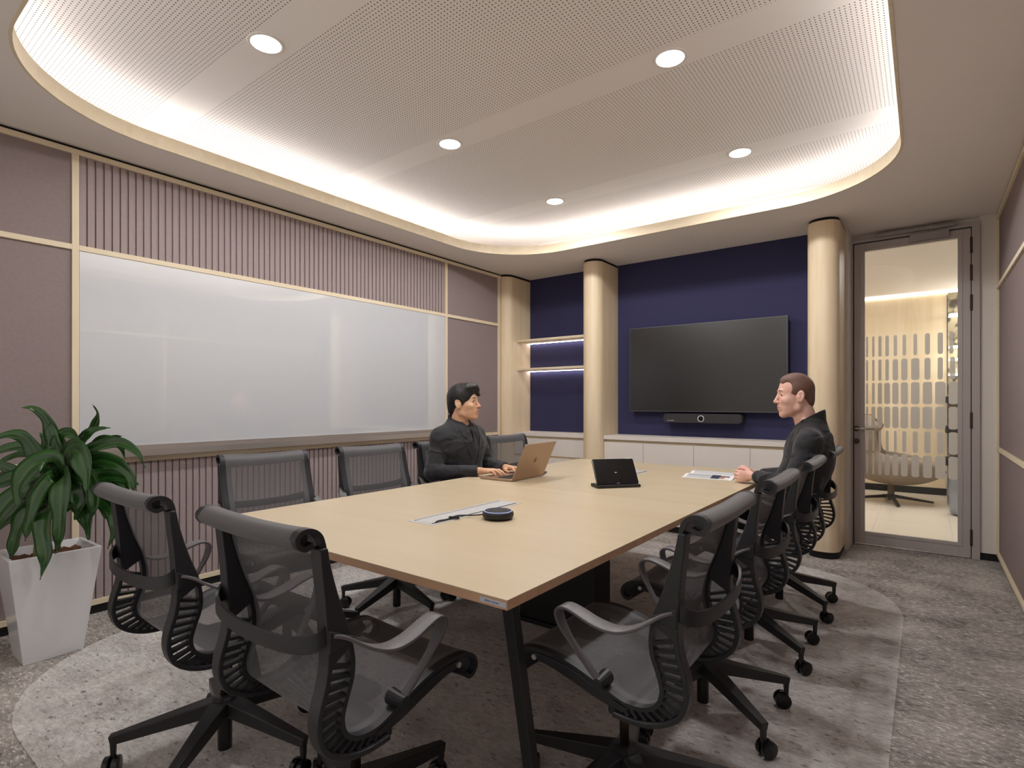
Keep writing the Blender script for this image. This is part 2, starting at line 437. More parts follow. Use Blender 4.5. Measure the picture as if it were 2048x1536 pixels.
# lower ceiling with the rounded opening
def ceiling_ring():
    inner = rrect(CX0-.006, CX1+.006, CY0-.006, CY1+.006, CR+.006, 20); n = len(inner)
    cx, cy = (CX0+CX1)/2, (CY0+CY1)/2; x0, x1, y0, y1 = XL-.1, XR+.1, YN-.1, YD+.1
    outer = []
    for x, y in inner:
        dx, dy = x-cx, y-cy
        t = min([(q-cx)/dx for q in (x0, x1) if dx and (q-cx)/dx > 0]+[(q-cy)/dy for q in (y0, y1) if dy and (q-cy)/dy > 0])
        outer.append((cx+dx*t, cy+dy*t))
    corners = [(x1, y1), (x0, y1), (x0, y0), (x1, y0)]
    b = MB()
    v = [(x, y, z) for z in (H, H+.025) for x, y in inner]+[(x, y, z) for z in (H, H+.025) for x, y in outer]
    f = []
    for i in range(n):
        j = (i+1) % n
        f += [(i, j, 2*n+j, 2*n+i), (n+i, 3*n+i, 3*n+j, n+j), (i, n+i, n+j, j)]
        (xa, ya), (xb, yb) = outer[i], outer[j]
        if abs(xa-xb) > 1e-4 and abs(ya-yb) > 1e-4:
            for c in corners:
                if (abs(c[0]-xa) < 1e-4 or abs(c[1]-ya) < 1e-4) and (abs(c[0]-xb) < 1e-4 or abs(c[1]-yb) < 1e-4):
                    k = len(v); v += [(c[0], c[1], H), (c[0], c[1], H+.025)]; f += [(2*n+i, 2*n+j, k), (3*n+i, k+1, 3*n+j)]
    b.add(v, f)
    return b
struct(ceiling_ring().build('ceiling', M['ceil']))
BANDS = [(1.365, .098), (2.575, .098), (3.845, .098)]
M['perf'] = perforated()
struct(MB().box(XL+.02, XR-.02, CY0-.35, CY1+.4, ZU, ZU+.02).build('ceiling_raised', M['perf']))
struct(MB().box(XL+.02, XR-.02, CY0-.37, CY0-.35, H+.02, ZU+.02).box(XL+.02, XR-.02, CY1+.4, CY1+.42, H+.02, ZU+.02)
       .box(XL, XL+.02, CY0-.37, CY1+.42, H+.02, ZU+.02).box(XR-.02, XR, CY0-.37, CY1+.42, H+.02, ZU+.02).build('ceiling_cove_side', M['white']))
def loop_band(o, i, z0, z1):
    n = len(o); v = [(x, y, z) for z in (z0, z1) for x, y in o]+[(x, y, z) for z in (z0, z1) for x, y in i]; f = []
    for a in range(n):
        c = (a+1) % n
        f += [(a, c, n+c, n+a), (2*n+a, 3*n+a, 3*n+c, 2*n+c), (n+a, n+c, 3*n+c, 3*n+a), (a, 2*n+a, 2*n+c, c)]
    return MB().add(v, f)
lip = loop_band(rrect(CX0-.012, CX1+.012, CY0-.012, CY1+.012, CR+.012, 20), rrect(CX0, CX1, CY0, CY1, CR, 20), H-.004, H+.075).build('trim_1', M['maple_x'], auto=True)
struct(lip)
led = loop_band(rrect(CX0-.107, CX1+.107, CY0-.107, CY1+.107, CR+.107, 20), rrect(CX0-.10, CX1+.10, CY0-.10, CY1+.10, CR+.10, 20), H+.056, H+.088).build('led_strip', M['led'])
tag(led, 'warm white light strip hidden in the ceiling cove', 'light strip')

MB().box(-1.4065, -1.4045, 2.16, 2.43, ZU-.0008, ZU).build('board_joint', M['white'], bpy.data.objects['ceiling_raised'])
# panels, battens and slats of the side walls
def batten(par, y0, y1, z0, z1, side, t=.024, mat='maple_y'):
    x = (XL, XL+t) if side < 0 else (XR-t, XR)
    return MB().box(x[0], x[1], y0, y1, z0, z1).build('batten', M[mat], par, bevel=.0015)
def panel(par, y0, y1, z0, z1, side):
    x = (XL-.001, XL+.010) if side < 0 else (XR-.010, XR+.001)
    return MB().box(x[0], x[1], y0, y1, z0, z1).build('felt_panel', M['mauve'], par, bevel=.002)
Y1, Y2, Y3 = .972, 3.927, 4.785
ZT0, ZT1 = 2.583, 2.612
VW = .012
for a in (WL,):
    batten(a, YN, 4.80, ZT0, ZT1, -1); batten(a, YN, 4.80, .052, .082, -1)
    for y in (Y1, Y2, 4.765): batten(a, y-.016, y+.016, .082, ZT0, -1, mat='maple')
    batten(a, YN, Y1-.016, 2.05, 2.08, -1); batten(a, Y1+.016, Y2-.016, 2.05, 2.08, -1); batten(a, Y2+.016, 4.749, 2.05, 2.08, -1)
    batten(a, YN, Y1-.016, .85, .88, -1); batten(a, Y1+.016, Y2-.016, .85, .88, -1, .035); batten(a, Y2+.016, 4.749, .85, .88, -1)
    batten(a, -.25-.016, -.25+.016, .082, ZT0, -1, mat='maple')
    for y0, y1 in ((YN, -.266), (-.234, Y1-.016), (Y2+.016, 4.749)):
        for z0, z1 in ((.082, .85), (.88, 2.05), (2.08, ZT0)): panel(a, y0, y1, z0, z1, -1)
struct(MB().box(XL-.002, XL+.006, YN, 4.80, 0, .05).build('baseboard_left', M['skirt']))
struct(MB().box(XL-.002, XL+.004, YN, 4.80, ZT1, H).build('trim_2', M['gap']))
# fluted felt slats
def slat_mesh(z0, z1):
    sec = [(-.0005, -.0180), (.012, -.0180), (.0135, -.0165), (.0135, .006), (.0055, .0185), (-.0005, .0185)]
    b = MB(); n = len(sec)
    v = [(x, y, z0) for x, y in sec]+[(x, y, z1) for x, y in sec]
    b.add(v, [tuple(range(n)), tuple(range(2*n-1, n-1, -1))]+[(i, n+i, n+(i+1) % n, (i+1) % n) for i in range(n)])
    return b
for z0, z1 in ((2.08, ZT0), (.078, .85)):
    first = None
    n_sl = 73; pitch = (Y2-Y1-.032)/n_sl
    for i in range(n_sl):
        y = Y1+.016+pitch*(i+.5)
        if first is None:
            first = slat_mesh(z0, z1).build('slat', M['mauve_slat'], WL); first.location = (XL, y, 0)
        else:
            o = first.copy(); C.objects.link(o); o.location = (XL, y, 0)
# right wall
for y in (5.5, 3.0, .5): batten(WR, y-.016, y+.016, .082, ZT0, 1, mat='maple')
batten(WR, YN, 5.516, ZT0, ZT1, 1); batten(WR, YN, 5.516, .052, .082, 1)
prev = YN
for y in (.484, 2.984, 5.484):
    s0 = prev
    batten(WR, s0, y, 2.055, 2.085, 1); batten(WR, s0, y, .84, .87, 1)
    for z0, z1 in ((.082, .84), (.87, 2.055), (2.085, ZT0)): panel(WR, s0, y, z0, z1, 1)
    prev = y+.032
struct(MB().box(XR-.006, XR+.002, YN, 5.51, 0, .05).box(.337, XR-.006, YD-.028, YD, 0, .055).build('baseboard_right', M['skirt']))
struct(MB().box(XR-.004, XR+.002, YN, 5.51, ZT1, H).build('trim_3', M['gap']))

# whiteboard
wb = empty('whiteboard', (XL, (Y1+Y2)/2, .93))
tag(wb, 'wide glossy white writing board on the slatted left wall', 'whiteboard')
hw = (Y2-Y1)/2-.017
MB().box(.001, .022, -hw, hw, .0, 1.118).build('board', M['whiteboard'], wb, bevel=.001)
MB().prism([(.022, -.045), (.085, -.045), (.085, -.005), (.080, -.005), (.080, -.038), (.030, -.038), (.030, .018), (.022, .018)], -hw, hw, 'xz').build('pen_tray', M['steel'], wb)

# ------------------------------------------------------------------ columns
def column(x0, x1, y0, y1, r, flatleft=False):
    pts = [(x1, y1)]
    if flatleft: pts += [(x0, y1), (x0, y0)]
    else:
        pts += [(x0, y1)]
        for k in range(13):
            a = math.radians(180+90*k/12); pts.append((x0+r+r*math.cos(a), y0+r+r*math.sin(a)))
    for k in range(13):
        a = math.radians(270+90*k/12); pts.append((x1-r+r*math.cos(a), y0+r+r*math.sin(a)))
    return pts
def make_column(x0, x1, y0, y1, r, label, fl=False, yc=None):
    e = empty('column', ((x0+x1)/2, (y0+y1)/2, 0)); mx, my = (x0+x1)/2, (y0+y1)/2
    pl = [(x-mx, y-my) for x, y in column(x0, x1, y0, y1, r, fl)]
    pi = [(x*.93, y*.95) for x, y in pl]
    MB().prism(pl, .055, 2.605).build('shaft', M['column'], e, auto=True)
    MB().prism(pi, 0, .055).build('plinth', M['skirt'], e)
    MB().prism(pi, 2.605, H).build('shadow_gap', M['gap'], e)
    tag(e, label, 'column')
make_column(XL+.002, -3.675, 4.80, YB+.01, .105, 'rounded maple column in the far left corner beside the shelves', True)
make_column(-2.765, -2.557, 4.80, YB+.01, .10, 'rounded maple column between the lit shelves and the screen wall')
make_column(-.745, -.522, 4.80, YD, .10, 'rounded maple column beside the glass door')

# ------------------------------------------------------------------ shelves
for z, lb in ((1.885, 'upper lit maple shelf on the navy alcove wall'), (1.565, 'lower lit maple shelf on the navy alcove wall')):
    e = empty('wall_shelf', (-3.22, 5.1, z)); tag(e, lb, 'shelf', 'lit alcove shelves')
    MB().box(-.455, .455, -.125, .13, 0, .024).build('board', M['maple_x'], e, bevel=.001)
    MB().box(-.45, .45, .095, .110, -.006, 0).build('light_strip', M['led_shelf'], e)

# ------------------------------------------------------------------ low cabinets and worktops
YC = 4.915
def worktop(x0, x1, label):
    e = empty('worktop', ((x0+x1)/2, (YC+YB)/2, .84)); hx = (x1-x0)/2
    MB().box(-hx, hx, -(YB-YC)/2-.015, (YB-YC)/2, 0, .037).build('slab', M['counter'], e, bevel=.002)
    tag(e, label, 'worktop')
worktop(-3.67, -2.768, 'greige worktop under the lit shelves in the alcove')
worktop(-2.553, -.75, 'long greige worktop below the wall screen')
def cabinet(x0, x1, label, drawers=False):
    cx = (x0+x1)/2; hx = (x1-x0)/2; e = empty('base_cabinet', (cx, (YC+YB)/2, 0)); yf = -(YB-YC)/2
    MB().box(-hx, hx, yf+.02, (YB-YC)/2, .06, .84).build('carcass', M['maple_x'], e)
    MB().box(-hx, hx, yf+.04, (YB-YC)/2, 0, .06).build('plinth', M['skirt'], e)
    if drawers:
        for z0, z1 in ((.065, .335), (.34, .61), (.635, .815)):
            MB().box(-hx+.0015, hx-.0015, yf, yf+.018, z0, z1).build('drawer_front', M['cabinet'], e, bevel=.001)
    else:
        MB().box(-hx+.0015, hx-.0015, yf, yf+.018, .065, .815).build('door', M['cabinet'], e, bevel=.001)
    tag(e, label, 'cabinet', 'low cabinets along the back wall')
xs = [-2.555, -2.141, -1.661, -1.182, -.75]
nm = ['pale cabinet below the screen beside the middle maple column', 'pale cabinet second right of the middle column, behind the tablet controller',
      'pale cabinet third right of the middle column, behind the open magazine', 'pale cabinet behind the seated man beside the door column']
for i in range(4): cabinet(xs[i], xs[i+1], nm[i])
cabinet(-3.67, -3.244, 'left pale drawer cabinet under the alcove shelves', True)
cabinet(-3.244, -2.768, 'right pale drawer cabinet under the alcove shelves', True)

# ------------------------------------------------------------------ television and sound bar
tv = empty('television', (-1.656, 5.13, 1.115)); tag(tv, 'large dark flat screen mounted on the navy wall', 'television')
MB().box(-.725, .725, 0, .045, 0, .832).build('frame', M['tvframe'], tv, bevel=.002)
MB().box(-.718, .718, -.0015, .0, .010, .825).build('screen', M['tv'], tv)
MB().box(-.3, .3, .045, .099, .2, .6).build('wall_mount', M['black'], tv)
sb = empty('sound_bar', (-1.655, 5.16, 1.013)); tag(sb, 'black video bar with a silver ringed lens mounted below the screen', 'sound bar')
pl = [(x, z) for x, z in rrect(-.362, .362, 0, .086, .034, 8)]
MB().prism(pl, -.06, .06, 'xz').build('body', M['barfab'], sb, bevel=.004)
def ring(r0, r1, y0, y1, cz, n=32, cx=0):
    b = MB(); v = []; f = []
    for r, y in ((r0, y0), (r1, y0), (r1, y1), (r0, y1)):
        for k in range(n): a = 2*PI*k/n; v.append((cx+r*math.cos(a), y, cz+r*math.sin(a)))
    for q in range(4):
        for k in range(n): f.append((q*n+k, q*n+(k+1) % n, ((q+1) % 4)*n+(k+1) % n, ((q+1) % 4)*n+k))
    return b.add(v, f)
ring(.024, .030, -.066, -.058, .042).build('lens_ring', M['ring'], sb)
def disc_y(r, y0, y1, cx, cz, n=24):
    return MB().prism([(cx+r*math.cos(2*PI*k/n), cz+r*math.sin(2*PI*k/n)) for k in range(n)], y0, y1, 'xz')
disc_y(.024, -.063, -.058, 0, .042).build('lens', M['glossblack'], sb)
disc_y(.0055, -.0615, -.0595, -.315, .021, 6).build('logo', M['print'], sb)
MB().box(-.303, -.255, -.0612, -.0595, .0185, .0235).build('maker_mark', M['print'], sb)
# ------------------------------------------------------------------ door
dr = struct(empty('door_1', (-.1, YD, 0)))
X = lambda x: x+.1
MB().box(X(-.522), X(-.49), -.05, .1, 0, 2.585).box(X(.287), X(.337), -.05, .1, 0, 2.585).box(X(-.49), X(.287), -.05, .1, 2.558, 2.585).build('frame', M['doorframe'], dr, bevel=.002)
MB().box(X(-.49), X(-.483), -.028, .05, 0, 2.558).box(X(.282), X(.287), -.028, .05, 0, 2.558).box(X(-.483), X(.282), -.028, .05, 2.549, 2.558).build('gasket', M['gap'], dr)
leaf = MB().box(X(-.483), X(-.412), -.045, 0, .012, 2.549).box(X(.208), X(.282), -.045, 0, .012, 2.549).box(X(-.412), X(.208), -.045, 0, .012, .112).box(X(-.412), X(.208), -.045, 0, 2.485, 2.549).build('leaf_frame', M['doorframe'], dr, bevel=.0015)
beads = MB()
for x0, x1, z0, z1 in ((-.437, -.405, .09, 2.507), (.203, .233, .09, 2.507), (-.405, .203, .09, .115), (-.405, .203, 2.483, 2.507)):
    beads.box(X(x0), X(x1), -.049, -.044, z0, z1)
beads.build('glazing_bead', M['doorframe'], dr, bevel=.001)
pane = MB().box(X(-.412), X(.208), -.026, -.020, .10, 2.49).build('pane', M['glass'], dr)
cols = [-.391, -.347, -.301, -.251, -.195, -.135, -.063, .016, .097, .177]
W6 = [[8, 10, 14, 15, 15, 15, 16, 22, 23, 17], [8, 10, 14, 15, 24, 27, 36, 26, 23, 23], [8, 12, 18, 25, 27, 30, 37, 41, 45, 40], [9, 16, 22, 26, 27, 32, 40, 43, 45, 40], [10, 10, 11, 12, 12, 17, 22, 27, 27, 40], [8, 10, 16, 22, 25, 28, 34, 40, 45, 42]]
LOC = [.0478, .045, .047, .053, .058, .066, .075, .08, .081, .08]
PXC = [27, 27.5, 29, 33, 37, 42, 50, 54.5, 55.5, 56]
ZR = [(1.588, 1.760), (1.386, 1.563), (1.190, 1.369), (.992, 1.170), (.796, .970), (.599, .778)]
for r in range(6):
    for c in range(10):
        wd = W6[r][c]/PXC[c]*LOC[c]; cx = cols[c]
        if c == 9: cx = min(cx, .207-wd/2) if r > 1 else cx+(-.004 if r else -.012)
        x0, x1 = max(cx-wd/2, -.404), cx+wd/2
        rr = min(.018, (x1-x0)/2-.0005)
        MB().prism([(X(a), b) for a, b in rrect(x0, x1, ZR[r][0], ZR[r][1], rr, 5)], -.0272, -.0262, 'xz').build('frosted_pill', M['film'], pane)
for z in (2.415, 2.203, 1.972, 1.066, .165):
    MB().tube([(X(.2845), -.052, z-.062), (X(.2845), -.052, z+.062)], .008, 10).build('hinge', M['dkbronze'], dr, smooth=False)
hd = ring(.0, .024, -.053, -.045, .982, 24, X(-.466)).build('handle_rose', M['dkbronze'], dr)
MB().tube([(X(-.466), -.05, .985), (X(-.466), -.098, .985), (X(-.457), -.105, .985), (X(-.334), -.105, .985)], .009, 10).build('lever_handle', M['steel'], dr, smooth=True)
lk = ring(.0, .023, -.053, -.045, .876, 24, X(-.466)).build('lock_rose', M['dkbronze'], dr)
MB().tube([(X(-.468), -.05, .884), (X(-.468), -.072, .884)], .013, 12).build('thumb_turn', M['dkbronze'], dr)
MB().box(X(-.1), X(.15), -.085, -.045, 2.498, 2.558).build('closer_body', M['closer'], dr, bevel=.002)
MB().box(X(-.33), X(.20), -.085, -.055, 2.578, 2.602).build('closer_rail', M['closer'], dr, bevel=.002)
MB().tube([(X(.04), -.07, 2.553), (X(.04), -.07, 2.585)], .010, 10).build('closer_spindle', M['closer'], dr)
# ------------------------------------------------------------------ lounge beyond the door
FY = 9.05
struct(MB().box(-3.2, 2.4, YD+.02, FY+.2, -.1, -.003).build('floor_lounge', plain('tile_joint', srgb(196, 186, 172), rough=.8)))
FLn = bpy.data.objects['floor_lounge']
tile0 = None
for i in range(5):
    for j in range(6):
        if tile0 is None:
            tile0 = MB().box(.001, .599, .001, .599, -.003, 0).build('tile', M['tile'], FLn); o = tile0
        else: o = tile0.copy(); C.objects.link(o)
        o.location = (-1.6+.6*i, YD+.02+.6*j, 0)
struct(MB().box(-3.2, 2.4, YD+.15, FY+.2, 2.66, 2.76).build('ceiling_lounge', M['ceil']))
struct(MB().box(-3.2, .225, FY, FY+.2, 0, 2.62).build('wall_lounge_far', M['column']))
struct(MB().box(-3.2, -3.1, YD, FY+.2, 0, 2.7).box(2.3, 2.4, YD, FY+.2, 0, 2.7).box(-3.2, -.5, YD+.15, YD+.2, 0, 2.7).box(.4, 2.4, YD+.15, YD+.2, 0, 2.7).build('wall_lounge_side', M['white']))
struct(MB().box(-3.2, .225, FY-.012, FY, 0, .09).build('baseboard_lounge', M['skirt']))
struct(MB().box(.235, 2.3, FY-.03, FY+.2, 0, 2.62).build('wall_lounge_stone', M['stone']))
for z, wh in ((2.30, 'topmost thin'), (1.90, 'second highest thin'), (1.74, 'third highest thin'), (1.55, 'lowest thin')): tag(MB().box(.24, .9, FY-.3, FY-.03, z, z+.016).build('glass_shelf', M['led_far']), wh+' glowing glass shelf on the stone wall beyond the door', 'shelf', 'glowing shelves on the stone wall')
for z, wh in ((1.2, 'topmost'), (.83, 'middle'), (.43, 'lowest')): tag(MB().box(.205, .9, FY-.45, FY-.04, z, z+.08).build('dark_shelf', M['skirt']), wh+' thick black shelf on the stone wall beyond the door', 'shelf', 'black shelves on the stone wall')
tag(MB().box(-3.0, 2.2, FY-.03, FY+.15, 2.628, 2.648).build('led_strip', M['led_far']), 'bright light line where the lounge ceiling meets the wood wall', 'light strip')
# lounge chair
lc = empty('lounge_chair', (-.33, 8.1, 0)); tag(lc, 'taupe egg shaped swivel lounge chair seen through the glass door', 'lounge chair')

# ------------------------------------------------------------------ implicit surfaces (bodies, shells)
class Field:
    def __init__(s, lo, hi, h):
        s.lo = np.array(lo, float); s.h = h
        s.n = np.ceil((np.array(hi)-s.lo)/h).astype(int)+1
        s.D = np.full(s.n, .5, np.float32)
        s.ax = [s.lo[i]+h*np.arange(s.n[i]) for i in range(3)]
    def _sub(s, lo, hi):
        a = np.clip(np.floor((np.array(lo)-s.lo)/s.h).astype(int), 0, s.n); b = np.clip(np.ceil((np.array(hi)-s.lo)/s.h).astype(int)+1, 0, s.n)
        if (b <= a).any(): return None
        sl = tuple(slice(a[i], b[i]) for i in range(3))
        g = np.meshgrid(*[s.ax[i][a[i]:b[i]] for i in range(3)], indexing='ij')
        return sl, np.stack(g, -1)
    def _comb(s, sl, d, k, sub):
        D = s.D[sl]
        if sub:
            hh = np.clip(.5-.5*(D+d)/k, 0, 1); s.D[sl] = D*(1-hh)+(-d)*hh+k*hh*(1-hh)
        else:
            hh = np.clip(.5+.5*(D-d)/k, 0, 1); s.D[sl] = D*(1-hh)+d*hh-k*hh*(1-hh)
    def cap(s, a, b, ra, rb=None, k=.01, sub=False):
        rb = ra if rb is None else rb
        a = np.array(a, float); b = np.array(b, float); m = max(ra, rb)+k+.02
        q = s._sub(np.minimum(a, b)-m, np.maximum(a, b)+m)
        if q is None: return s
        sl, P = q; ab = b-a; t = np.clip(((P-a)@ab)/(ab@ab+1e-12), 0, 1)
        d = np.linalg.norm(P-(a+t[..., None]*ab), axis=-1)-(ra+(rb-ra)*t)
        s._comb(sl, d, k, sub); return s
    def ell(s, c, r, R=None, k=.01, sub=False):
        c = np.array(c, float); r = np.array(r, float); m = r.max()+k+.02
        q = s._sub(c-m, c+m)
        if q is None: return s
        sl, P = q; Q = P-c
        if R is not None: Q = Q@np.array(R)
        k0 = np.linalg.norm(Q/r, axis=-1); k1 = np.linalg.norm(Q/r**2, axis=-1)+1e-9
        d = k0*(k0-1)/k1; d = np.where(k0 < 1e-3, -r.min(), d)
        s._comb(sl, d, k, sub); return s
    def half(s, nrm, off, k=.004):
        """cut away where n.p > off"""
        g = np.meshgrid(*s.ax, indexing='ij'); d = off-(g[0]*nrm[0]+g[1]*nrm[1]+g[2]*nrm[2])
        s._comb(tuple(slice(None) for _ in range(3)), d, k, True); return s
    def mesh(s):
        D = s.D; n = s.n; ins = D < 0
        idx = -np.ones(n-1, int)
        c = [ins[i:n[0]-1+i, j:n[1]-1+j, k:n[2]-1+k] for i in (0, 1) for j in (0, 1) for k in (0, 1)]
        sm = sum(x.astype(np.int8) for x in c); act = (sm > 0) & (sm < 8)
        cells = np.argwhere(act); idx[act] = np.arange(len(cells))
        acc = np.zeros((len(cells), 3)); cnt = np.zeros(len(cells))
        offs = [(i, j, k) for i in (0, 1) for j in (0, 1) for k in (0, 1)]
        for p in offs:
            for a in range(3):
                if p[a]: continue
                q = list(p); q[a] = 1
                A = D[cells[:, 0]+p[0], cells[:, 1]+p[1], cells[:, 2]+p[2]]; B = D[cells[:, 0]+q[0], cells[:, 1]+q[1], cells[:, 2]+q[2]]
                mk = (A < 0) != (B < 0); t = np.where(mk, A/(A-B+1e-20), 0)
                v = np.array(p, float)[None].repeat(len(cells), 0); v[:, a] += t
                acc[mk] += v[mk]; cnt[mk] += 1
        V = s.lo+s.h*(cells+acc/np.maximum(cnt, 1)[:, None])
        F = []
        for a in range(3):
            b, c2 = (a+1) % 3, (a+2) % 3
            sl0 = [slice(1, n[i]-1) for i in range(3)]; sl0[a] = slice(0, n[a]-1)
            sl1 = list(sl0); sl1[a] = slice(1, n[a])
            x = ins[tuple(sl0)] != ins[tuple(sl1)]
            e = np.argwhere(x)
            if not len(e): continue
            off = np.array([1, 1, 1]); off[a] = 0; e = e+off
            fl = ins[e[:, 0], e[:, 1], e[:, 2]]
            def at(db, dc):
                q = e.copy(); q[:, b] -= db; q[:, c2] -= dc; return idx[q[:, 0], q[:, 1], q[:, 2]]
            Q = np.stack([at(0, 0), at(1, 0), at(1, 1), at(0, 1)], 1)
            Q[~fl] = Q[~fl][:, ::-1]; F.append(Q)
        return V, np.concatenate(F)
    def build(s, name, mats, parent=None, paint=None, loc=None, rot=None):
        V, F = s.mesh()
        me = bpy.data.meshes.new(name)
        me.vertices.add(len(V)); me.vertices.foreach_set('co', V.astype(np.float32).ravel())
        me.loops.add(F.size); me.loops.foreach_set('vertex_index', F.ravel().astype(np.int32))
        me.polygons.add(len(F)); me.polygons.foreach_set('loop_start', np.arange(0, F.size, 4, dtype=np.int32))
        me.polygons.foreach_set('loop_total', np.full(len(F), 4, np.int32))
        mats = mats if isinstance(mats, (list, tuple)) else [mats]
        for m in mats: me.materials.append(m)
        if paint is not None: me.polygons.foreach_set('material_index', paint(V[F].mean(1)).astype(np.int32))
        me.update(); me.validate()
        me.polygons.foreach_set('use_smooth', [True]*len(me.polygons))
        o = bpy.data.objects.new(name, me); C.objects.link(o)
        if parent: o.parent = parent
        if loc is not None: o.location = loc
        if rot is not None: o.rotation_euler = rot
        return o

# egg chair shell (hollow), cushion
f = Field((-.55, -.5, .15), (.65, .5, 1.05), .014)
f.ell((.05, 0, .46), (.50, .38, .25), k=.02).ell((-.24, 0, .72), (.22, .34, .36), k=.10).ell((-.18, 0, .9), (.22, .30, .13), k=.05)
f.ell((.16, 0, .60), (.50, .32, .27), k=.03, sub=True).ell((-.08, 0, .80), (.22, .27, .30), k=.03, sub=True)
sh = f.build('shell', M['taupe'], lc)
f = Field((-.3, -.4, .3), (.6, .4, .65), .014); f.ell((.12, 0, .46), (.38, .27, .085), k=.02); f.build('seat_cushion', M['taupe'], lc)
f = Field((-.4, -.4, .6), (.2, .4, 1.1), .014); f.ell((-.20, 0, .86), (.10, .24, .10), k=.02); f.build('head_cushion', M['taupe'], lc)
MB().tube([(0, 0, .02), (0, 0, .24)], .035, 16).build('pedestal', M['dkbronze'], lc)
for k in range(4):
    a = math.radians(12+90*k)
    MB().bar((0, 0, .075), (.42*math.cos(a), .42*math.sin(a), .02), .045, .04, w2=.035, h2=.02).build('leg', M['black'], lc, bevel=.003)
bt = MB().lathe([(.06, 0), (.12, .02), (.145, .12), (.15, .3), (.14, .40), (.135, .42)], n=36).build('side_table', M['steelblue'], smooth=True)
bt.location = (.335, 7.55, 0); tag(bt, 'blue grey metal drum side table at the edge of the glass door', 'side table')

# lamp of the lounge
def area(name, loc, size, watt, parent=None, col=(1, .95, .9), shape='RECTANGLE', sy=None, spread=None):
    l = bpy.data.lights.new(name, 'AREA'); l.energy = watt; l.shape = shape; l.size = size
    if sy: l.size_y = sy
    l.color = col
    if spread: l.spread = math.radians(spread)
    o = bpy.data.objects.new(name, l); C.objects.link(o); o.location = loc
    if parent: o.parent = parent
    return o
area('lounge_lamp', (-.6, 7.2, 2.64), 2.6, LOUNGE_W, sy=2.0, col=(1, .975, .95))

# ------------------------------------------------------------------ downlights
dl_lbl = {(0, 0): 'glowing round downlight in the ceiling band nearest the camera, above the plant side', (0, 1): 'round downlight on the nearest ceiling band, on the door side',
          (1, 0): 'glowing round downlight on the middle band, above the whiteboard side', (1, 1): 'glowing round downlight on the middle band, above the right chairs',
          (2, 0): 'glowing round downlight on the far band, above the alcove side', (2, 1): 'glowing round downlight on the far band, above the man by the door'}
for j, y in enumerate((1.345, 2.58, 3.835)):
    for i, x in enumerate((-2.445, -.985)):
        e = empty('downlight', (x, y, ZU)); tag(e, dl_lbl[(j, i)], 'downlight', 'ceiling downlights')
        MB().lathe([(.066, 0), (.066, -.004), (.080, -.004), (.082, 0)], n=40, close=False).build('trim_ring', M['white'], e, smooth=True)
        MB().lathe([(.0001, -.0025), (.066, -.003)], n=40, close=False).build('lens', M['lens'], e)
        l = bpy.data.lights.new('lamp', 'SPOT'); l.energy = DOWNLIGHT_W*4; l.spot_size = math.radians(172); l.spot_blend = .35; l.shadow_soft_size = .06
        l.color = (1, .985, .985)
        o = bpy.data.objects.new('lamp', l); C.objects.link(o); o.parent = e; o.location = (0, 0, -.012)

# ------------------------------------------------------------------ conference table
TX0, TX1, TY0, TY1, TZ = -2.312, -.79, 1.03, 4.03, .73
TT = TZ
tb = empty('conference_table', ((TX0+TX1)/2, (TY0+TY1)/2, .0025)); tag(tb, 'long pale oak conference table with black legs', 'table')
tx, ty = (TX1-TX0)/2, (TY1-TY0)/2
for y0, y1 in ((-ty, -.0007), (.0007, ty)):
    MB().box(-tx, tx, y0, y1, TZ-.003, TZ).build('tabletop', M['table'], tb)
    MB().box(-tx+.0004, tx-.0004, y0+.0004, y1-.0004, TZ-.025, TZ-.003).build('table_edge', M['table_edge'], tb)
for sx in (-1, 1):
    for sy in (-1, 1):
        MB().bar((sx*(tx-.030), sy*(ty-.05), TZ-.025), (sx*(tx-.030), sy*(ty-.19), 0), .032, .030, up=(0, sy, 0)).build('leg', M['black'], tb, bevel=.002)
    MB().box(sx*(tx-.26)-.02, sx*(tx-.26)+.02, -ty+.08, ty-.08, TZ-.055, TZ-.025).build('side_rail', M['black'], tb)
MB().box(-.25, .22, -.07, .10, .02, TZ-.025).box(-.27, .24, -.09, .12, 0, .02).build('cable_pedestal', M['black'], tb, bevel=.003)
MB().box(tx-.085, tx-.003, -ty-.0009, -ty+.0003, TZ-.0195, TZ-.0075).build('asset_sticker', M['labelw'], tb)
TZ += .0025
def text(name, s, size, mat, parent, loc, rot, align='CENTER', ext=.0002):
    c = bpy.data.curves.new(name, 'FONT'); c.body = s; c.size = size; c.align_x = align; c.align_y = 'CENTER'; c.extrude = ext
    o = bpy.data.objects.new(name, c); C.objects.link(o); bpy.context.view_layer.update()
    dg = bpy.context.evaluated_depsgraph_get(); me = bpy.data.meshes.new_from_object(o.evaluated_get(dg)); me.name = name
    C.objects.unlink(o); bpy.data.objects.remove(o)
    me.materials.clear(); me.materials.append(mat)
    o = bpy.data.objects.new(name, me); C.objects.link(o); o.parent = parent; o.location = loc; o.rotation_euler = rot; return o
text('sticker_text', 'BKK0111101-B11', .0062, M['ink'], tb, (tx-.046, -ty-.0012, TZ-.016), (PI/2, 0, 0))
# cable hatches
for cy, lb in ((1.775, 'silver flush cable hatch in the table top beside the round speaker'), (3.27, 'silver flush cable hatch in the table top behind the tablet controller')):
    e = empty('cable_hatch', (-1.568, cy, TZ)); tag(e, lb, 'cable hatch', 'cable hatches in the table top')
    MB().box(-.068, .068, -.29, .29, -.001, .0012).build('frame', M['alu'], e)
    MB().box(-.044, .044, -.272, .272, .0012, .0024).build('lid', M['alu'], e)
    MB().box(-.052, -.044, -.272, .272, .001, .0018).build('slot', M['skirt'], e)
    MB().box(.044, .052, -.272, .272, .001, .0018).build('slot', M['skirt'], e)

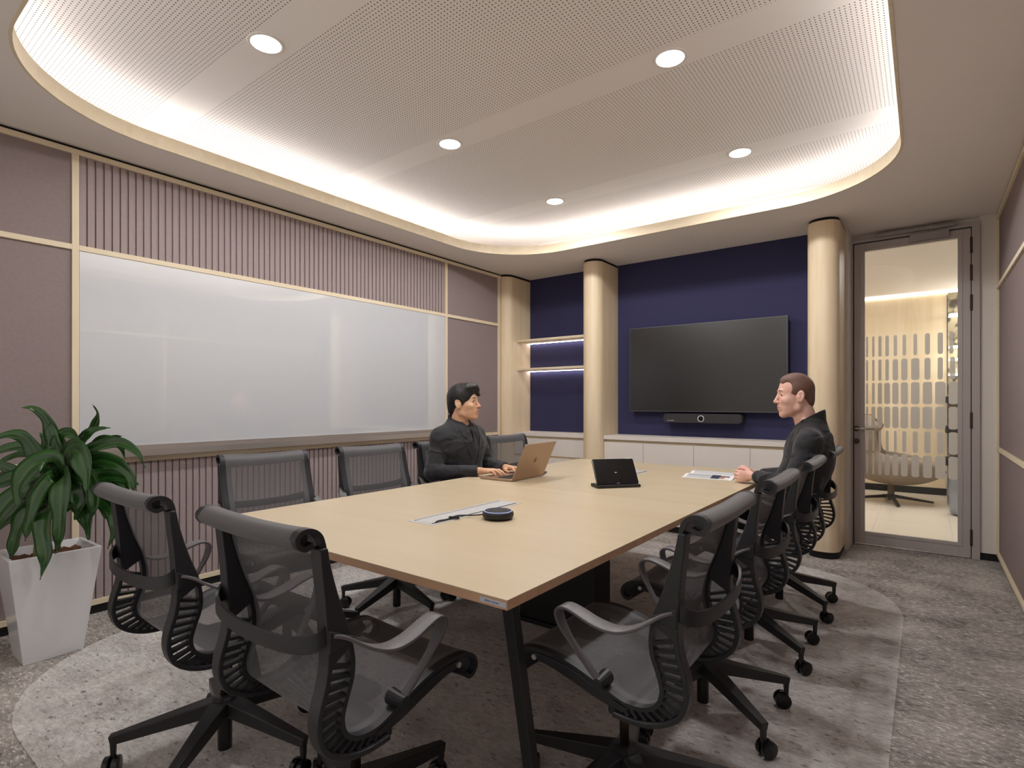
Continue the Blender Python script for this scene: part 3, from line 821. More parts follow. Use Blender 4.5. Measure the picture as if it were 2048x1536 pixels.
# speaker puck
sp = empty('speakerphone', (-1.378, 1.735, TZ)); tag(sp, 'round black speakerphone with a blue light ring near the cable hatch', 'speakerphone')
MB().lathe([(.045, .002), (.058, .004), (.0635, .014), (.064, .022), (.060, .030), (.056, .033)], n=48).build('body', M['black'], sp, smooth=True)
MB().lathe([(.0545, .0325), (.0545, .0342), (.0565, .0342), (.0572, .032)], n=48, close=False).build('light_ring', M['ledring'], sp)
MB().lathe([(.0535, .033), (.050, .0355), (.03, .037), (.0001, .0372)], n=48, close=False).build('top_grille', M['barfab'], sp, smooth=True)
MB().tube(catmull([(-.06, -.012, .012), (-.10, -.04, .008), (-.15, -.08, .007), (-.137, -.15, .006), (-.138, -.20, .008), (-.141, -.215, .002)]), .0028, 8).build('cable', M['black'], sp, smooth=True)
MB().bar((-.115, -.105, .008), (-.145, -.135, .009), .011, .009).build('plug', M['black'], sp)

# tablet controller
A_ = math.radians(50)
tc = empty('touch_panel', (-1.375, 2.79, TZ), A_); tag(tc, 'black tabletop touch panel leaning back on its stand at the table centre', 'touch panel')
MB().box(-.128, .128, -.045, .06, .001, .017).build('base', M['black'], tc, bevel=.004)
tilt = math.radians(58)
scr = MB().prism(rrect(-.124, .124, 0, .155, .008, 6), -.006, .006).xform(Matrix.Translation((0, -.025, .017)) @ Matrix.Rotation(tilt, 4, 'X')).build('tablet', M['glossblack'], tc, bevel=.002)
dots = MB()
for i in range(22):
    for j in range(11):
        if (i-7)**2/60+(j-5)**2/26 < 1.3 and (i+j) % 2 == 0: dots.box(-.105+i*.0082, -.105+i*.0082+.003, .012+j*.012, .012+j*.012+.0018, .0061, .0064)
dots.xform(Matrix.Translation((0, -.025, .017)) @ Matrix.Rotation(tilt, 4, 'X'))
o = dots.build('screen_pattern', plain('dim_screen_dots', srgb(66, 68, 78), rough=.3), tc); o['kind'] = 'stuff'
MB().box(-.006, .006, .068, .072, .0062, .0066).xform(Matrix.Translation((0, -.025, .017)) @ Matrix.Rotation(tilt, 4, 'X')).build('indicator', M['ring'], tc)
MB().box(-.008, .008, .004, .006, .0062, .0066).xform(Matrix.Translation((0, -.025, .017)) @ Matrix.Rotation(tilt, 4, 'X')).build('maker_mark', M['print'], tc)

# magazine
mg = empty('magazine', (-1.09, 3.60, TZ), math.radians(4)); tag(mg, 'open magazine with a small photo lying before the man by the door', 'magazine')
def page(y0, y1, name, lift):
    b = MB(); n = 8; v = []; fz = []
    for i in range(n+1):
        t = i/n; y = y0+(y1-y0)*t; z = .002+lift*math.sin(PI*min(t*1.25, 1))*(1-t*.4)
        v += [(-.148, y, z), (.148, y, z), (-.148, y, .0008), (.148, y, .0008)]
    for i in range(n):
        a = 4*i; fz += [(a, a+1, a+5, a+4), (a+2, a+6, a+7, a+3), (a, a+4, a+6, a+2), (a+1, a+3, a+7, a+5)]
    fz += [(0, 2, 3, 1), (4*n, 4*n+1, 4*n+3, 4*n+2)]
    return b.add(v, fz).build(name, M['paper'], mg, smooth=False)
page(.002, .20, 'page', .016); page(-.002, -.20, 'page', .014)
def zmg(y): t = abs(y)/.2; return .002+.014*math.sin(PI*min(t*1.25, 1))*(1-t*.4)
pr = MB()
for s_ in (-1, 1):
    for k in range(15):
        y = s_*(.02+k*.011)
        if s_ < 0 and k > 6: xr = .03
        else: xr = .13
        y2 = y+.0045; z0 = zmg(y)+.0012+(.002 if s_ > 0 else 0); z1 = zmg(y2)+.0012+(.002 if s_ > 0 else 0)
        pr.add([(-.13, y, z0), (xr, y, z0), (xr, y2, z1), (-.13, y2, z1)], [(0, 1, 2, 3)])
o = pr.build('text_lines', M['print'], mg); o['kind'] = 'stuff'
def patch(x0, x1, y0, y1, name, mat):
    MB().add([(x0, y0, zmg(y0)+.0018), (x1, y0, zmg(y0)+.0018), (x1, y1, zmg(y1)+.0018), (x0, y1, zmg(y1)+.0018)], [(0, 1, 2, 3)]).build(name, M[mat], mg)
for q, (x0, x1, y0, y1, mt) in enumerate(((.02, .07, -.17, -.12, 'photo_navy'), (.07, .10, -.165, -.13, 'photo_skin'), (.07, .125, -.13, -.105, 'photo_brown'), (.02, .07, -.12, -.09, 'photo_navy'), (.10, .125, -.17, -.13, 'paper'))):
    patch(x0, x1, y0, y1, 'printed_photo', mt)

# laptop
lp = empty('laptop', (-1.955, 2.757, TZ), math.radians(1.5)); tag(lp, 'open rose grey laptop with a fruit emblem, in front of the man at the board', 'laptop')
MB().prism(rrect(-.243, .0, -.172, .172, .012, 6), .002, .0125).build('base', M['laptop'], lp, bevel=.002)
keys = MB()
for i in range(14):
    for j in range(5): keys.box(-.135+j*.021, -.135+j*.021+.018, -.145+i*.021, -.145+i*.021+.018, .0125, .0138)
o = keys.build('keyboard', M['key'], lp); o['kind'] = 'stuff'
MB().box(-.235, -.150, -.065, .065, .0125, .0131).build('trackpad', M['laptop'], lp)
Ml = Matrix.Translation((.002, 0, .012)) @ Matrix.Rotation(math.radians(-24.5), 4, 'Y').inverted()
MB().prism(rrect(0, .235, -.172, .172, .010, 6), -.003, .003).xform(Ml @ Matrix.Rotation(-PI/2, 4, 'Y')).build('lid', M['laptop'], lp, bevel=.001)
MB().box(-.0046, -.0034, -.165, .165, .012, .225).xform(Ml).build('display', plain('display_dim', srgb(60, 70, 90), rough=.2), lp)
def logo(lobes, leaf):
    b = MB()
    for pl in (lobes, leaf): b.prism(pl, .0031, .0036, 'yz')
    return b
ap = [(0, .0145), (.005, .0165), (.010, .0155), (.0135, .011), (.0105, .007), (.0105, .001), (.0145, -.003), (.0115, -.0105), (.0065, -.0155), (.002, -.014), (-.003, -.014), (-.0075, -.0155), (-.012, -.0095), (-.0140, -.0015), (-.0135, .008), (-.010, .0145), (-.005, .0165)]
lf = [(0, .0185), (.001, .0235), (.0055, .0275), (.005, .0225)]
logo([(y, z+.118) for y, z in ap], [(y, z+.118) for y, z in lf]).xform(Ml).build('fruit_emblem', M['logo'], lp)
ph = MB().prism(rrect(-.035, .035, -.075, .075, .01, 5), 0, .009).build('smartphone', M['black'], bevel=.002)
ph.location = (-2.03, 3.0, TZ+.0005); ph.rotation_euler = (0, 0, .4); tag(ph, 'black phone lying behind the open laptop', 'phone')

# ------------------------------------------------------------------ chairs
inner_key = [(-.268, .900), (-.290, .894), (-.308, .906), (-.312, .924), (-.297, .939), (-.272, .939), (-.251, .924), (-.241, .897), (-.232, .845), (-.208, .764), (-.180, .690), (-.168, .635),
             (-.171, .592), (-.186, .548), (-.195, .512), (-.186, .480), (-.160, .460), (-.125, .454), (-.090, .458), (-.03, .480), (.04, .504), (.1, .516), (.155, .519), (.205, .512), (.235, .494), (.247, .466), (.235, .443), (.212, .437), (.196, .449)]
inner = catmull(inner_key, 5)
ipts = np.array(inner)
# split at the bend bottom of the back
split = int(np.argmin(np.abs(ipts[:, 0]+.186)+np.abs(ipts[:, 1]-.480)))
outer_key = [(-.262, .895), (-.258, .85), (-.250, .78), (-.246, .72), (-.243, .655), (-.250, .605), (-.265, .555), (-.268, .510), (-.252, .465), (-.218, .436), (-.175, .418), (-.125, .411), (-.075, .413)]
def make_chair():
    root = empty('office_chair')
    # slings
    def sling(pts, name):
        P = [tuple(p) for p in pts]; d = np.r_[0, np.cumsum(np.linalg.norm(np.diff(np.array(P), axis=0), axis=1))]
        b = MB(); nx = 9; uv = []
        for i, (y, z) in enumerate(P):
            for j in range(nx):
                x = -.206+.412*j/(nx-1); b.v.append((x, y, z-.006*(1-(x/.206)**2))); uv.append((.3 if ((y < -.235 and z > .888) or y > .215) else x, d[i]+.02))
        for i in range(len(P)-1):
            for j in range(nx-1): b.f.append((i*nx+j, i*nx+j+1, (i+1)*nx+j+1, (i+1)*nx+j)); b.mi.append(0)
        b.uv = uv
        return b.build(name, M['mesh'], root, smooth=True)
    sling(ipts[:split+1], 'backrest'); sling(ipts[split:], 'seat')
    oo = catmull(outer_key, 5)
    for s in (-1, 1):
        xa, xb = sorted((s*.200, s*.222))
        th = np.full(len(ipts), -.011)
        F = [tuple(p) for p in ipts]; R = offset2(F, th)
        MB().strip(R, F, xa, xb).build('side_rail', M['chair'], root, auto=True)
        # spine: broad at the top where it joins the rail, then a separate band
        Rr = resample(oo, 46); Ff = []
        up = resample(catmull([(-.243, .895), (-.233, .845), (-.209, .764), (-.181, .690), (-.176, .662)], 5), 20)
        up_z = np.array(up)
        offb = offset2(Rr, .013)
        for i, (y, z) in enumerate(Rr):
            oy, oz = offb[i]
            if z > .645 and i < 25:
                iy = np.interp(-z, -up_z[:, 1], up_z[:, 0])
                t = min(1, max(0, (z-.645)/.03)); Ff.append((iy*t+oy*(1-t)+0*t, z*t+oz*(1-t)))
            else: Ff.append((oy, oz))
        xa2, xb2 = sorted((s*.194, s*.232))
        spn = MB().strip(Rr, Ff, xa2, xb2).build('spine', M['chair'], root, bevel=.003, auto=False)
        # ribs between spine band and rail
        nr = 14
        ia = catmull([(-.172, .622), (-.171, .592), (-.186, .548), (-.195, .512), (-.186, .480), (-.160, .460), (-.125, .454), (-.100, .456)], 5)
        ra = resample(offset2(ia, -.010), nr)
        ob = catmull([(-.243, .640), (-.250, .605), (-.265, .555), (-.268, .510), (-.252, .465), (-.218, .436), (-.175, .418), (-.115, .411)], 5)
        rb = resample(offset2(ob, .012), nr)
        for k in range(nr):
            (y0, z0), (y1, z1) = ra[k], rb[k]
            MB().bar((s*.211, y0, z0), (s*.213, y1, z1), .0075, .015, up=(1, 0, 0), w2=.0085, h2=.022).build('rib', M['chair'], spn)
        # armrest
        arm = catmull([(-.232, .712), (-.205, .702), (-.155, .668), (-.105, .652), (-.05, .659), (.0, .675), (.035, .681), (.060, .670), (.066, .648), (.052, .610), (.015, .556), (-.038, .488)], 5)
        R2 = resample(arm, 44); F2 = offset2(R2, -.008)
        b = MB(); n = len(R2)
        for i in range(n):
            t = i/(n-1)
            out = .222+.045*math.sin(PI*min(1, t/.75)) if t < .375 else .222+.045*(1-((t-.375)/.625)**2*.85)
            hwid = .011+.0135*math.sin(PI*min(1, t*1.25+.05))**.6 if t < .76 else .0115
            hwid = max(hwid, .010)
            for q in (R2[i], F2[i]):
                for sgn in (-1, 1): b.v.append((s*(out+sgn*hwid), q[0], q[1]))
        for i in range(n-1):
            a = 4*i; b.f += [(a, a+1, a+5, a+4), (a+2, a+6, a+7, a+3), (a, a+4, a+6, a+2), (a+1, a+3, a+7, a+5)]; b.mi += [0]*4
        b.f += [(0, 2, 3, 1), (4*n-4, 4*n-3, 4*n-1, 4*n-2)]; b.mi += [0]*2
        ar = b.build('armrest', M['chair_arm'], root, bevel=.002)
        for pp in ar.data.polygons: pp.use_smooth = True
        # gusset where the arm meets the spine, pivot, bolt
        MB().add([(s*.206, -.243, .722), (s*.206, -.243, .672), (s*.222, -.183, .692), (s*.222, -.183, .680), (s*.236, -.243, .722), (s*.236, -.243, .672), (s*.238, -.183, .692), (s*.238, -.183, .680)],
                 [(0, 1, 3, 2), (4, 6, 7, 5), (0, 2, 6, 4), (1, 5, 7, 3), (2, 3, 7, 6), (0, 4, 5, 1)]).build('arm_bracket', M['chair'], root, bevel=.003)
        MB().tube([(s*.19, -.040, .488), (s*.243, -.040, .488)], [.020, .014], 14).build('arm_pivot', M['chair'], root, smooth=False)
        MB().tube([(s*.222, .165, .494), (s*.2275, .165, .494)], .0075, 14).build('bolt', M['screw'], root)
        # pod under the rail
        b1 = catmull([(-.12, .445), (-.03, .468), (.05, .494), (.12, .505), (.17, .505)], 4); b2 = catmull([(-.10, .425), (-.03, .438), (.05, .462), (.12, .480), (.175, .486)], 4)
        MB().strip(resample(b1, 14), resample(b2, 14), *sorted((s*.175, s*.222))).build('side_pod', M['chair'], root, bevel=.003)
    MB().tube([(-.205, -.287, .918), (.205, -.287, .918)], .0135, 14).build('roll_core', M['chair'], root, smooth=False)
    # back band, a U-shaped belt behind the sling
    b = MB(); n = 25
    for i in range(n):
        a = PI*i/(n-1); x = .226*math.cos(a); q = math.sin(a)**.75
        y = -.246-.048*q; z = .712-.034*q; hh = .021-.004*q
        for dy in (0, .007):
            for dz in (-hh, hh): b.v.append((x*(1 if dy == 0 else .985), y+dy, z+dz+(0 if dz < 0 else 0)))
    for i in range(n-1):
        a = 4*i; b.f += [(a, a+1, a+5, a+4), (a+2, a+6, a+7, a+3), (a, a+4, a+6, a+2), (a+1, a+3, a+7, a+5)]; b.mi += [0]*4
    b.f += [(0, 2, 3, 1), (4*n-4, 4*n-3, 4*n-1, 4*n-2)]; b.mi += [0]*2
    o = b.build('back_band', M['chair'], root, auto=True)
    # casting under the seat
    MB().prism([(-.215, -.10), (.215, -.10), (.215, -.055), (.06, -.03), (.05, .05), (-.05, .05), (-.06, -.03), (-.215, -.055)], .408, .436).build('seat_casting', M['chair'], root, bevel=.006)
    MB().tube([(0, 0, .2), (0, 0, .42)], .0145, 18).build('gas_lift', M['bronze'], root, smooth=True)
    MB().lathe([(.040, .172), (.040, .196), (.030, .203), (.018, .205)], n=26).build('hub', M['chair_base'], root)
    MB().tube([(0, 0, .022), (0, 0, .18)], .0225, 18).build('lift_housing', M['caster'], root)
    for k in range(5):
        a = PI/2+2*PI*k/5; c, sn = math.cos(a), math.sin(a)
        P = lambda r, z: (r*c, r*sn, z)
        bb = MB().bar(P(.0, .176), P(.335, .107), .062, .052, w2=.026, h2=.030)
        bb.bar(P(.326, .120), P(.326, .052), .020, .018, up=(c, sn, 0), w2=.016, h2=.014)
        bb.build('base_leg', M['chair_base'], root, bevel=.003)
        sp_ = math.radians(random.uniform(0, 360)); ax = Vector((math.cos(sp_), math.sin(sp_), 0)); off = Vector((-ax.y, ax.x, 0))*.014
        ctr = Vector(P(.326, .030))+off
        cb = MB()
        for q in (-1, 1): cb.tube([ctr+ax*q*.005, ctr+ax*q*.010, ctr+ax*q*.021, ctr+ax*q*.024], [.0285, .030, .029, .022], 22)
        cb.tube([ctr-ax*.005, ctr+ax*.005], .012, 10)
        cb.tube([Vector(P(.326, .060)), Vector(P(.326, .035))], .008, 8)
        cb.build('caster', M['caster'], root, auto=True)
    return root

def place(o, x, y, rz, label, group='mesh office chairs round the table'):
    o.location = (x, y, .0025); o.rotation_euler = (0, 0, math.radians(rz)); tag(o, label, 'chair', group)
proto = make_chair()
R_ = [(-.70, 1.475, 90, 'grey mesh office chair on the door side nearest the camera'), (-.70, 2.18, 90, 'grey mesh office chair second from the camera on the door side'),
      (-.70, 2.89, 90, 'grey mesh office chair on the door side just in front of the seated man'), (-.70, 3.60, 90, 'grey mesh office chair holding the man by the door column'),
      (-1.225, .925, 0, 'grey mesh office chair at the near table end, closest to the camera'), (-1.91, .905, 0, 'grey mesh office chair at the near table end beside the planter'),
      (-2.485, 1.475, -100, 'grey mesh office chair nearest the planter on the whiteboard side'), (-2.445, 2.135, -100, 'empty grey mesh office chair left of the man at the whiteboard'),
      (-2.42, 2.74, -92, 'grey mesh office chair holding the man at the laptop'), (-2.46, 3.50, -100, 'grey mesh office chair beyond the laptop beside the corner column')]
RZT = [90, 90, 90, 90, 0, 0, -97, -97, -90, -97]
place(proto, R_[0][0], R_[0][1], RZT[0], R_[0][3])
for q, (x, y, a, lb) in enumerate(R_[1:], 1):
    place(copy_tree(proto), x, y, RZT[q], lb)

# ------------------------------------------------------------------ planter and plant
pt = empty('planter', (-3.375, .765, 0)); tag(pt, 'tall tapered glossy white planter beside the slatted wall', 'planter')
def frus(b, x0, y0, x1, y1, z0, z1):
    v = [(-x0, -y0, z0), (x0, -y0, z0), (x0, y0, z0), (-x0, y0, z0), (-x1, -y1, z1), (x1, -y1, z1), (x1, y1, z1), (-x1, y1, z1)]
    return v
o_ = frus(None, .098, .112, .150, .172, 0, .5); i_ = frus(None, .09, .10, .134, .156, .42, .5)
b = MB()
b.v = o_+i_
b.f = [(0, 3, 2, 1), (0, 1, 5, 4), (1, 2, 6, 5), (2, 3, 7, 6), (3, 0, 4, 7), (4, 5, 13, 12), (5, 6, 14, 13), (6, 7, 15, 14), (7, 4, 12, 15), (8, 9, 13, 12), (9, 10, 14, 13), (10, 11, 15, 14), (11, 8, 12, 15), (8, 9, 10, 11)]
b.mi = [0]*len(b.f)
b.build('pot', M['pot'], pt, bevel=.003)
b = MB(); nsx = 14
for i in range(nsx+1):
    for j in range(nsx+1):
        x = -.128+.256*i/nsx; y = -.15+.30*j/nsx; b.v.append((x, y, .462+.016*math.sin(i*2.1)*math.cos(j*1.7)+random.uniform(-.006, .006)))
for i in range(nsx):
    for j in range(nsx): b.f.append((i*(nsx+1)+j, (i+1)*(nsx+1)+j, (i+1)*(nsx+1)+j+1, i*(nsx+1)+j+1)); b.mi.append(0)
b.build('soil', M['soil'], pt, smooth=True)
pln = empty('potted_plant', (-3.375, .765, .46)); tag(pln, 'leafy green dracaena growing in the white planter', 'plant')
for sx_, sy_, top in ((0, 0, .42), (.05, -.06, .25), (-.05, .05, .30)):
    MB().tube([(sx_, sy_, -.02), (sx_*.8, sy_*.8, top*.5), (sx_*.5, sy_*.5, top)], [.013, .011, .009], 8).build('stem', M['stem'], pln, smooth=True)
Rv = Vector((math.cos(math.radians(37)), math.sin(math.radians(37)), 0)); Fv = Vector((-math.sin(math.radians(37)), math.cos(math.radians(37)), 0))
base_w = Vector((-3.375, .765, .46))
def plant_pt(px, py, near):
    """a point on the plant given how far it sits right of, above and nearer than the plant's own axis"""
    depth0 = base_w.dot(Fv)
    d = depth0-near; l = (px-1024)/1096*d; z = 1.2-(py-806)/1096*d
    return Fv*d+Rv*l+Vector((0, 0, z))-base_w
def make_leaf(P, width, roll=0, idx=0):
    P = [plant_pt(*p) for p in P]
    cv = [Vector(q) for q in catmull(P, 6)]; n = len(cv)
    L = [0]
    for i in range(1, n): L.append(L[-1]+(cv[i]-cv[i-1]).length)
    b = MB(); uv = []; prev = None
    for i in range(n):
        t = L[i]/L[-1]; T = (cv[min(i+1, n-1)]-cv[max(i-1, 0)]).normalized()
        toc = Vector((.55, -.75, .35)); side = T.cross(toc)
        if side.length < .05: side = Vector((0, 0, 1)).cross(T)
        side.normalize()
        if prev is not None and side.dot(prev) < 0: side = -side
        if prev is not None: side = (side*.5+prev*.5).normalized()
        prev = side; nrm = side.cross(T).normalized()
        if roll: side = (Matrix.Rotation(roll, 3, T) @ side)
        nrm = side.cross(T).normalized()
        wd = width*(math.sin(PI*min(1, (t*.93+.07))**.85)**.75*.98+.02)*(1 if t < .97 else .4)
        wave = .006*math.sin(t*19+idx)
        for j, u in enumerate((-1, -.5, 0, .5, 1)):
            b.v.append(cv[i]+side*u*wd/2+nrm*(abs(u)*wd*.13+wave*u*abs(u))); uv.append((j/4, t))
    for i in range(n-1):
        for j in range(4): b.f.append((i*5+j, i*5+j+1, (i+1)*5+j+1, (i+1)*5+j)); b.mi.append(0)
    b.v = [tuple(p) for p in b.v]; b.uv = uv
    o = b.build('leaf', M['leaf'], pln, smooth=True)
    sd = o.modifiers.new('thick', 'SOLIDIFY'); sd.thickness = .0012
# control points: pixels in the plant's own plane, third value = metres nearer to the room than the axis
LV = [
 ([(128, 962, 0), (112, 900, .02), (98, 845, .03), (70, 818, .05), (42, 815, .08)], .07),
 ([(128, 965, 0), (120, 920, .03), (108, 880, .05), (100, 845, .05)], .10),
 ([(125, 965, 0), (85, 925, .05), (55, 880, .08), (25, 868, .10), (-15, 878, .12)], .075),
 ([(130, 965, 0), (140, 920, 0), (160, 885, -.02), (185, 860, -.03), (197, 830, 0), (184, 808, .02)], .06),
 ([(132, 965, 0), (150, 905, .02), (180, 865, .03), (220, 855, .04)], .06),
 ([(132, 962, 0), (150, 920, .06), (190, 895, .1), (240, 885, .12), (275, 905, .15), (290, 935, .16)], .06),
 ([(134, 962, 0), (165, 920, .0), (205, 882, .0), (240, 890, .02), (250, 920, .03)], .06),
 ([(130, 965, .02), (140, 910, .10), (158, 905, .14), (172, 950, .17), (172, 985, .18)], .11),
 ([(130, 968, .02), (110, 925, .1), (70, 930, .15), (38, 970, .18), (40, 1015, .18)], .11),
 ([(132, 968, .0), (180, 925, .04), (225, 925, .06), (260, 950, .08), (268, 985, .08)], .085),
 ([(130, 970, .02), (100, 950, .14), (70, 985, .18), (55, 1040, .19), (50, 1082, .18)], .09),
 ([(130, 970, .02), (128, 950, .14), (122, 1000, .20), (120, 1060, .2), (112, 1107, .18)], .09),
 ([(130, 972, 0), (150, 940, .06), (180, 960, .1), (188, 1010, .11), (178, 1045, .1)], .085),
 ([(132, 970, 0), (180, 985, .0), (220, 1015, .03), (232, 1055, .04), (215, 1098, .04)], .075),
 ([(132, 975, 0), (190, 960, -.05), (235, 955, -.06), (280, 970, -.05)], .06),
 ([(125, 975, 0), (80, 945, .0), (30, 955, .0), (-20, 975, .02), (-60, 1010, .05)], .08),
 ([(125, 980, 0), (70, 975, .08), (20, 1000, .12), (-15, 1050, .15), (-25, 1090, .15)], .10),
 ([(128, 985, 0), (60, 960, -.05), (0, 930, -.05), (-50, 935, 0)], .07),
 ([(125, 985, 0), (75, 1000, .08), (45, 1040, .12), (28, 1090, .12), (18, 1125, .10)], .085),
 ([(110, 1030, .02), (95, 1010, .12), (85, 1060, .19), (92, 1110, .21), (80, 1160, .20)], .085),
 ([(130, 1020, 0), (150, 1000, .06), (172, 1035, .08), (178, 1080, .08)], .08),
 ([(120, 1030, 0), (60, 1010, .02), (15, 1035, .05), (-20, 1080, .06)], .09),
 ([(128, 965, 0), (90, 920, -.06), (60, 905, -.1), (20, 915, -.12), (-10, 930, -.1)], .06),
 ([(128, 965, 0), (105, 915, -.05), (92, 880, -.06), (80, 865, -.06)], .09),
 ([(130, 965, 0), (135, 915, -.05), (150, 885, -.08), (170, 872, -.1)], .09),
 ([(132, 965, 0), (175, 905, -.03), (215, 880, -.06), (245, 872, -.08)], .06),
 ([(128, 985, 0), (145, 970, .08), (160, 1000, .1), (150, 1040, .1)], .09),
 ([(128, 1000, 0), (100, 985, .05), (80, 1010, .07), (60, 1050, .08)], .08),
 ([(132, 990, 0), (165, 975, -.04), (200, 1000, -.06), (215, 1040, -.06)], .07),
 ([(125, 1000, 0), (90, 1000, -.05), (50, 1030, -.08), (20, 1070, -.08)], .07),
 ([(128, 970, 0), (70, 900, .0), (20, 895, .02), (-30, 915, .05)], .065),
 ([(130, 970, 0), (185, 945, -.08), (240, 960, -.1), (262, 1000, -.1)], .07),
 ([(128, 965, 0), (118, 905, .04), (125, 870, .05), (145, 868, .06), (160, 885, .08)], .08),
]
for i, (P, wd) in enumerate(LV): make_leaf(P, wd, 0, i)

# ------------------------------------------------------------------ people
def skin(name, col, dark):
    m, nt, b = new_mat(name); L = nt.links.new
    tc = nt.nodes.new('ShaderNodeTexCoord'); n = nt.nodes.new('ShaderNodeTexNoise'); n.inputs['Scale'].default_value = 18; n.inputs['Detail'].default_value = 4
    L(tc.outputs['Object'], n.inputs['Vector'])
    mx = nt.nodes.new('ShaderNodeMixRGB'); mx.inputs[1].default_value = dark; mx.inputs[2].default_value = col
    r = nt.nodes.new('ShaderNodeValToRGB'); r.color_ramp.elements[0].position = .3; r.color_ramp.elements[1].position = .6
    L(n.outputs['Fac'], r.inputs[0]); L(r.outputs[0], mx.inputs[0]); L(mx.outputs[0], b.inputs['Base Color']); setp(b, rough=.45, sss=.06)
    b.inputs['Subsurface Scale'].default_value = .02
    return m
def hairmat(name, a, c, sc=90):
    m, nt, b = new_mat(name); L = nt.links.new
    tc = nt.nodes.new('ShaderNodeTexCoord'); mp = nt.nodes.new('ShaderNodeMapping'); mp.inputs['Scale'].default_value = (1, 1, .18); L(tc.outputs['Object'], mp.inputs[0])
    n = nt.nodes.new('ShaderNodeTexNoise'); n.inputs['Scale'].default_value = sc; n.inputs['Detail'].default_value = 4; L(mp.outputs[0], n.inputs['Vector'])
    mx = nt.nodes.new('ShaderNodeMixRGB'); mx.inputs[1].default_value = a; mx.inputs[2].default_value = c; L(n.outputs['Fac'], mx.inputs[0]); L(mx.outputs[0], b.inputs['Base Color'])
    bp = nt.nodes.new('ShaderNodeBump'); bp.inputs['Strength'].default_value = .8; bp.inputs['Distance'].default_value = .004; L(n.outputs['Fac'], bp.inputs['Height']); L(bp.outputs[0], b.inputs['Normal'])
    setp(b, rough=.45); return m
def cloth(name, col, st=.7):
    m, nt, b = new_mat(name); L = nt.links.new
    tc = nt.nodes.new('ShaderNodeTexCoord'); mp = nt.nodes.new('ShaderNodeMapping'); mp.inputs['Scale'].default_value = (1, 1, 1.6); L(tc.outputs['Object'], mp.inputs[0])
    n = nt.nodes.new('ShaderNodeTexNoise'); n.inputs['Scale'].default_value = 8; n.inputs['Detail'].default_value = .6; n.inputs['Distortion'].default_value = 1.2; L(mp.outputs[0], n.inputs['Vector'])
    bp = nt.nodes.new('ShaderNodeBump'); bp.inputs['Strength'].default_value = st; bp.inputs['Distance'].default_value = .03; L(n.outputs['Fac'], bp.inputs['Height']); L(bp.outputs[0], b.inputs['Normal'])
    b.inputs['Base Color'].default_value = col; setp(b, rough=.8, spec=.3, sheen=.15); return m
M['lip'] = plain('lips', srgb(204, 148, 134), rough=.4)
M['eyew'] = plain('eye_white', srgb(225, 218, 210), rough=.2)
M['iris'] = plain('iris_dark', srgb(38, 26, 20), rough=.15)
M['nail'] = plain('nail', srgb(222, 180, 160), rough=.3)

def rot_from(yaw, pitch=0, rollx=0):
    return Matrix.Rotation(yaw, 4, 'Z') @ Matrix.Rotation(pitch, 4, 'Y') @ Matrix.Rotation(rollx, 4, 'X')

def build_head(person, T, sk, hair, style, scale):
    """T: head matrix in the person's frame. The head and neck are one surface built in head space"""
    h = .0026
    f = Field((-.16, -.11, -.25), (.15, .11, .15), h)
    f.ell((-.012, 0, .036), (.096, .076, .084), k=.01)
    f.ell((.026, 0, -.025), (.062, .062, .086), k=.022)
    f.ell((.045, 0, -.062), (.044, .046, .044), k=.02)
    for s in (-1, 1):
        f.cap((-.012, s*.052, -.040), (-.002, s*.048, -.066), .016, .014, k=.02)
        f.cap((-.002, s*.048, -.066), (.066, s*.014, -.098), .013, .013, k=.022)
        f.ell((.058, s*.038, -.022), (.026, .022, .020), k=.02)
    f.ell((.070, 0, -.097), (.019, .021, .015), k=.014)
    f.cap((.076, -.028, .029), (.076, .028, .029), .011, k=.014)
    for s in (-1, 1): f.ell((.094, s*.031, .010), (.012, .017, .011), k=.012, sub=True)
    for s in (-1, 1):
        f.ell((.0715, s*.031, .0085), (.0128, .0150, .0125), k=.004)
        f.ell((.0850, s*.032, .0075), (.0105, .0135, .0050), k=.0015, sub=True)
    f.cap((.084, 0, .018), (.104, 0, -.020), .0075, .0095, k=.010)
    f.ell((.107, 0, -.026), (.012, .0105, .0095), k=.006)
    for s in (-1, 1): f.ell((.095, s*.0125, -.029), (.010, .0075, .0075), k=.005)
    for s in (-1, 1): f.ell((.100, s*.007, -.0375), (.004, .0035, .004), k=.002, sub=True)
    f.ell((.083, 0, -.057), (.014, .025, .021), k=.012)
    f.ell((.0920, 0, -.0540), (.0068, .021, .0048), k=.004)
    f.ell((.0900, 0, -.0650), (.0072, .018, .0056), k=.004)
    f.ell((.0985, 0, -.0594), (.0085, .019, .0014), k=.002, sub=True)
    for s in (-1, 1):
        R = np.array(Matrix.Rotation(math.radians(-14), 3, 'Y') @ Matrix.Rotation(s*math.radians(-22), 3, 'Z'))
        f.ell((-.010, s*.081, -.004), (.020, .008, .033), R=R, k=.005)
        f.ell((-.007, s*.0895, .002), (.0125, .0065, .021), R=R, k=.002, sub=True)
        f.ell((-.004, s*.082, -.006), (.0055, .006, .009), k=.003)
        f.cap((.004, s*.074, -.006), (-.002, s*.070, -.030), .007, .006, k=.008)
    nb = style['neck']
    f.cap((-.030, 0, -.045), nb[0], .056, nb[1], k=.02)
    f.half((0, 0, -1), .245)
    def paint(c):
        r = np.zeros(len(c), int)
        r[(c[:, 0] > .0855) & (np.abs(c[:, 1]) < .021-.5*np.abs(c[:, 2]+.059)) & (c[:, 2] > -.0705) & (c[:, 2] < -.0495)] = 1
        return r
    return f, paint

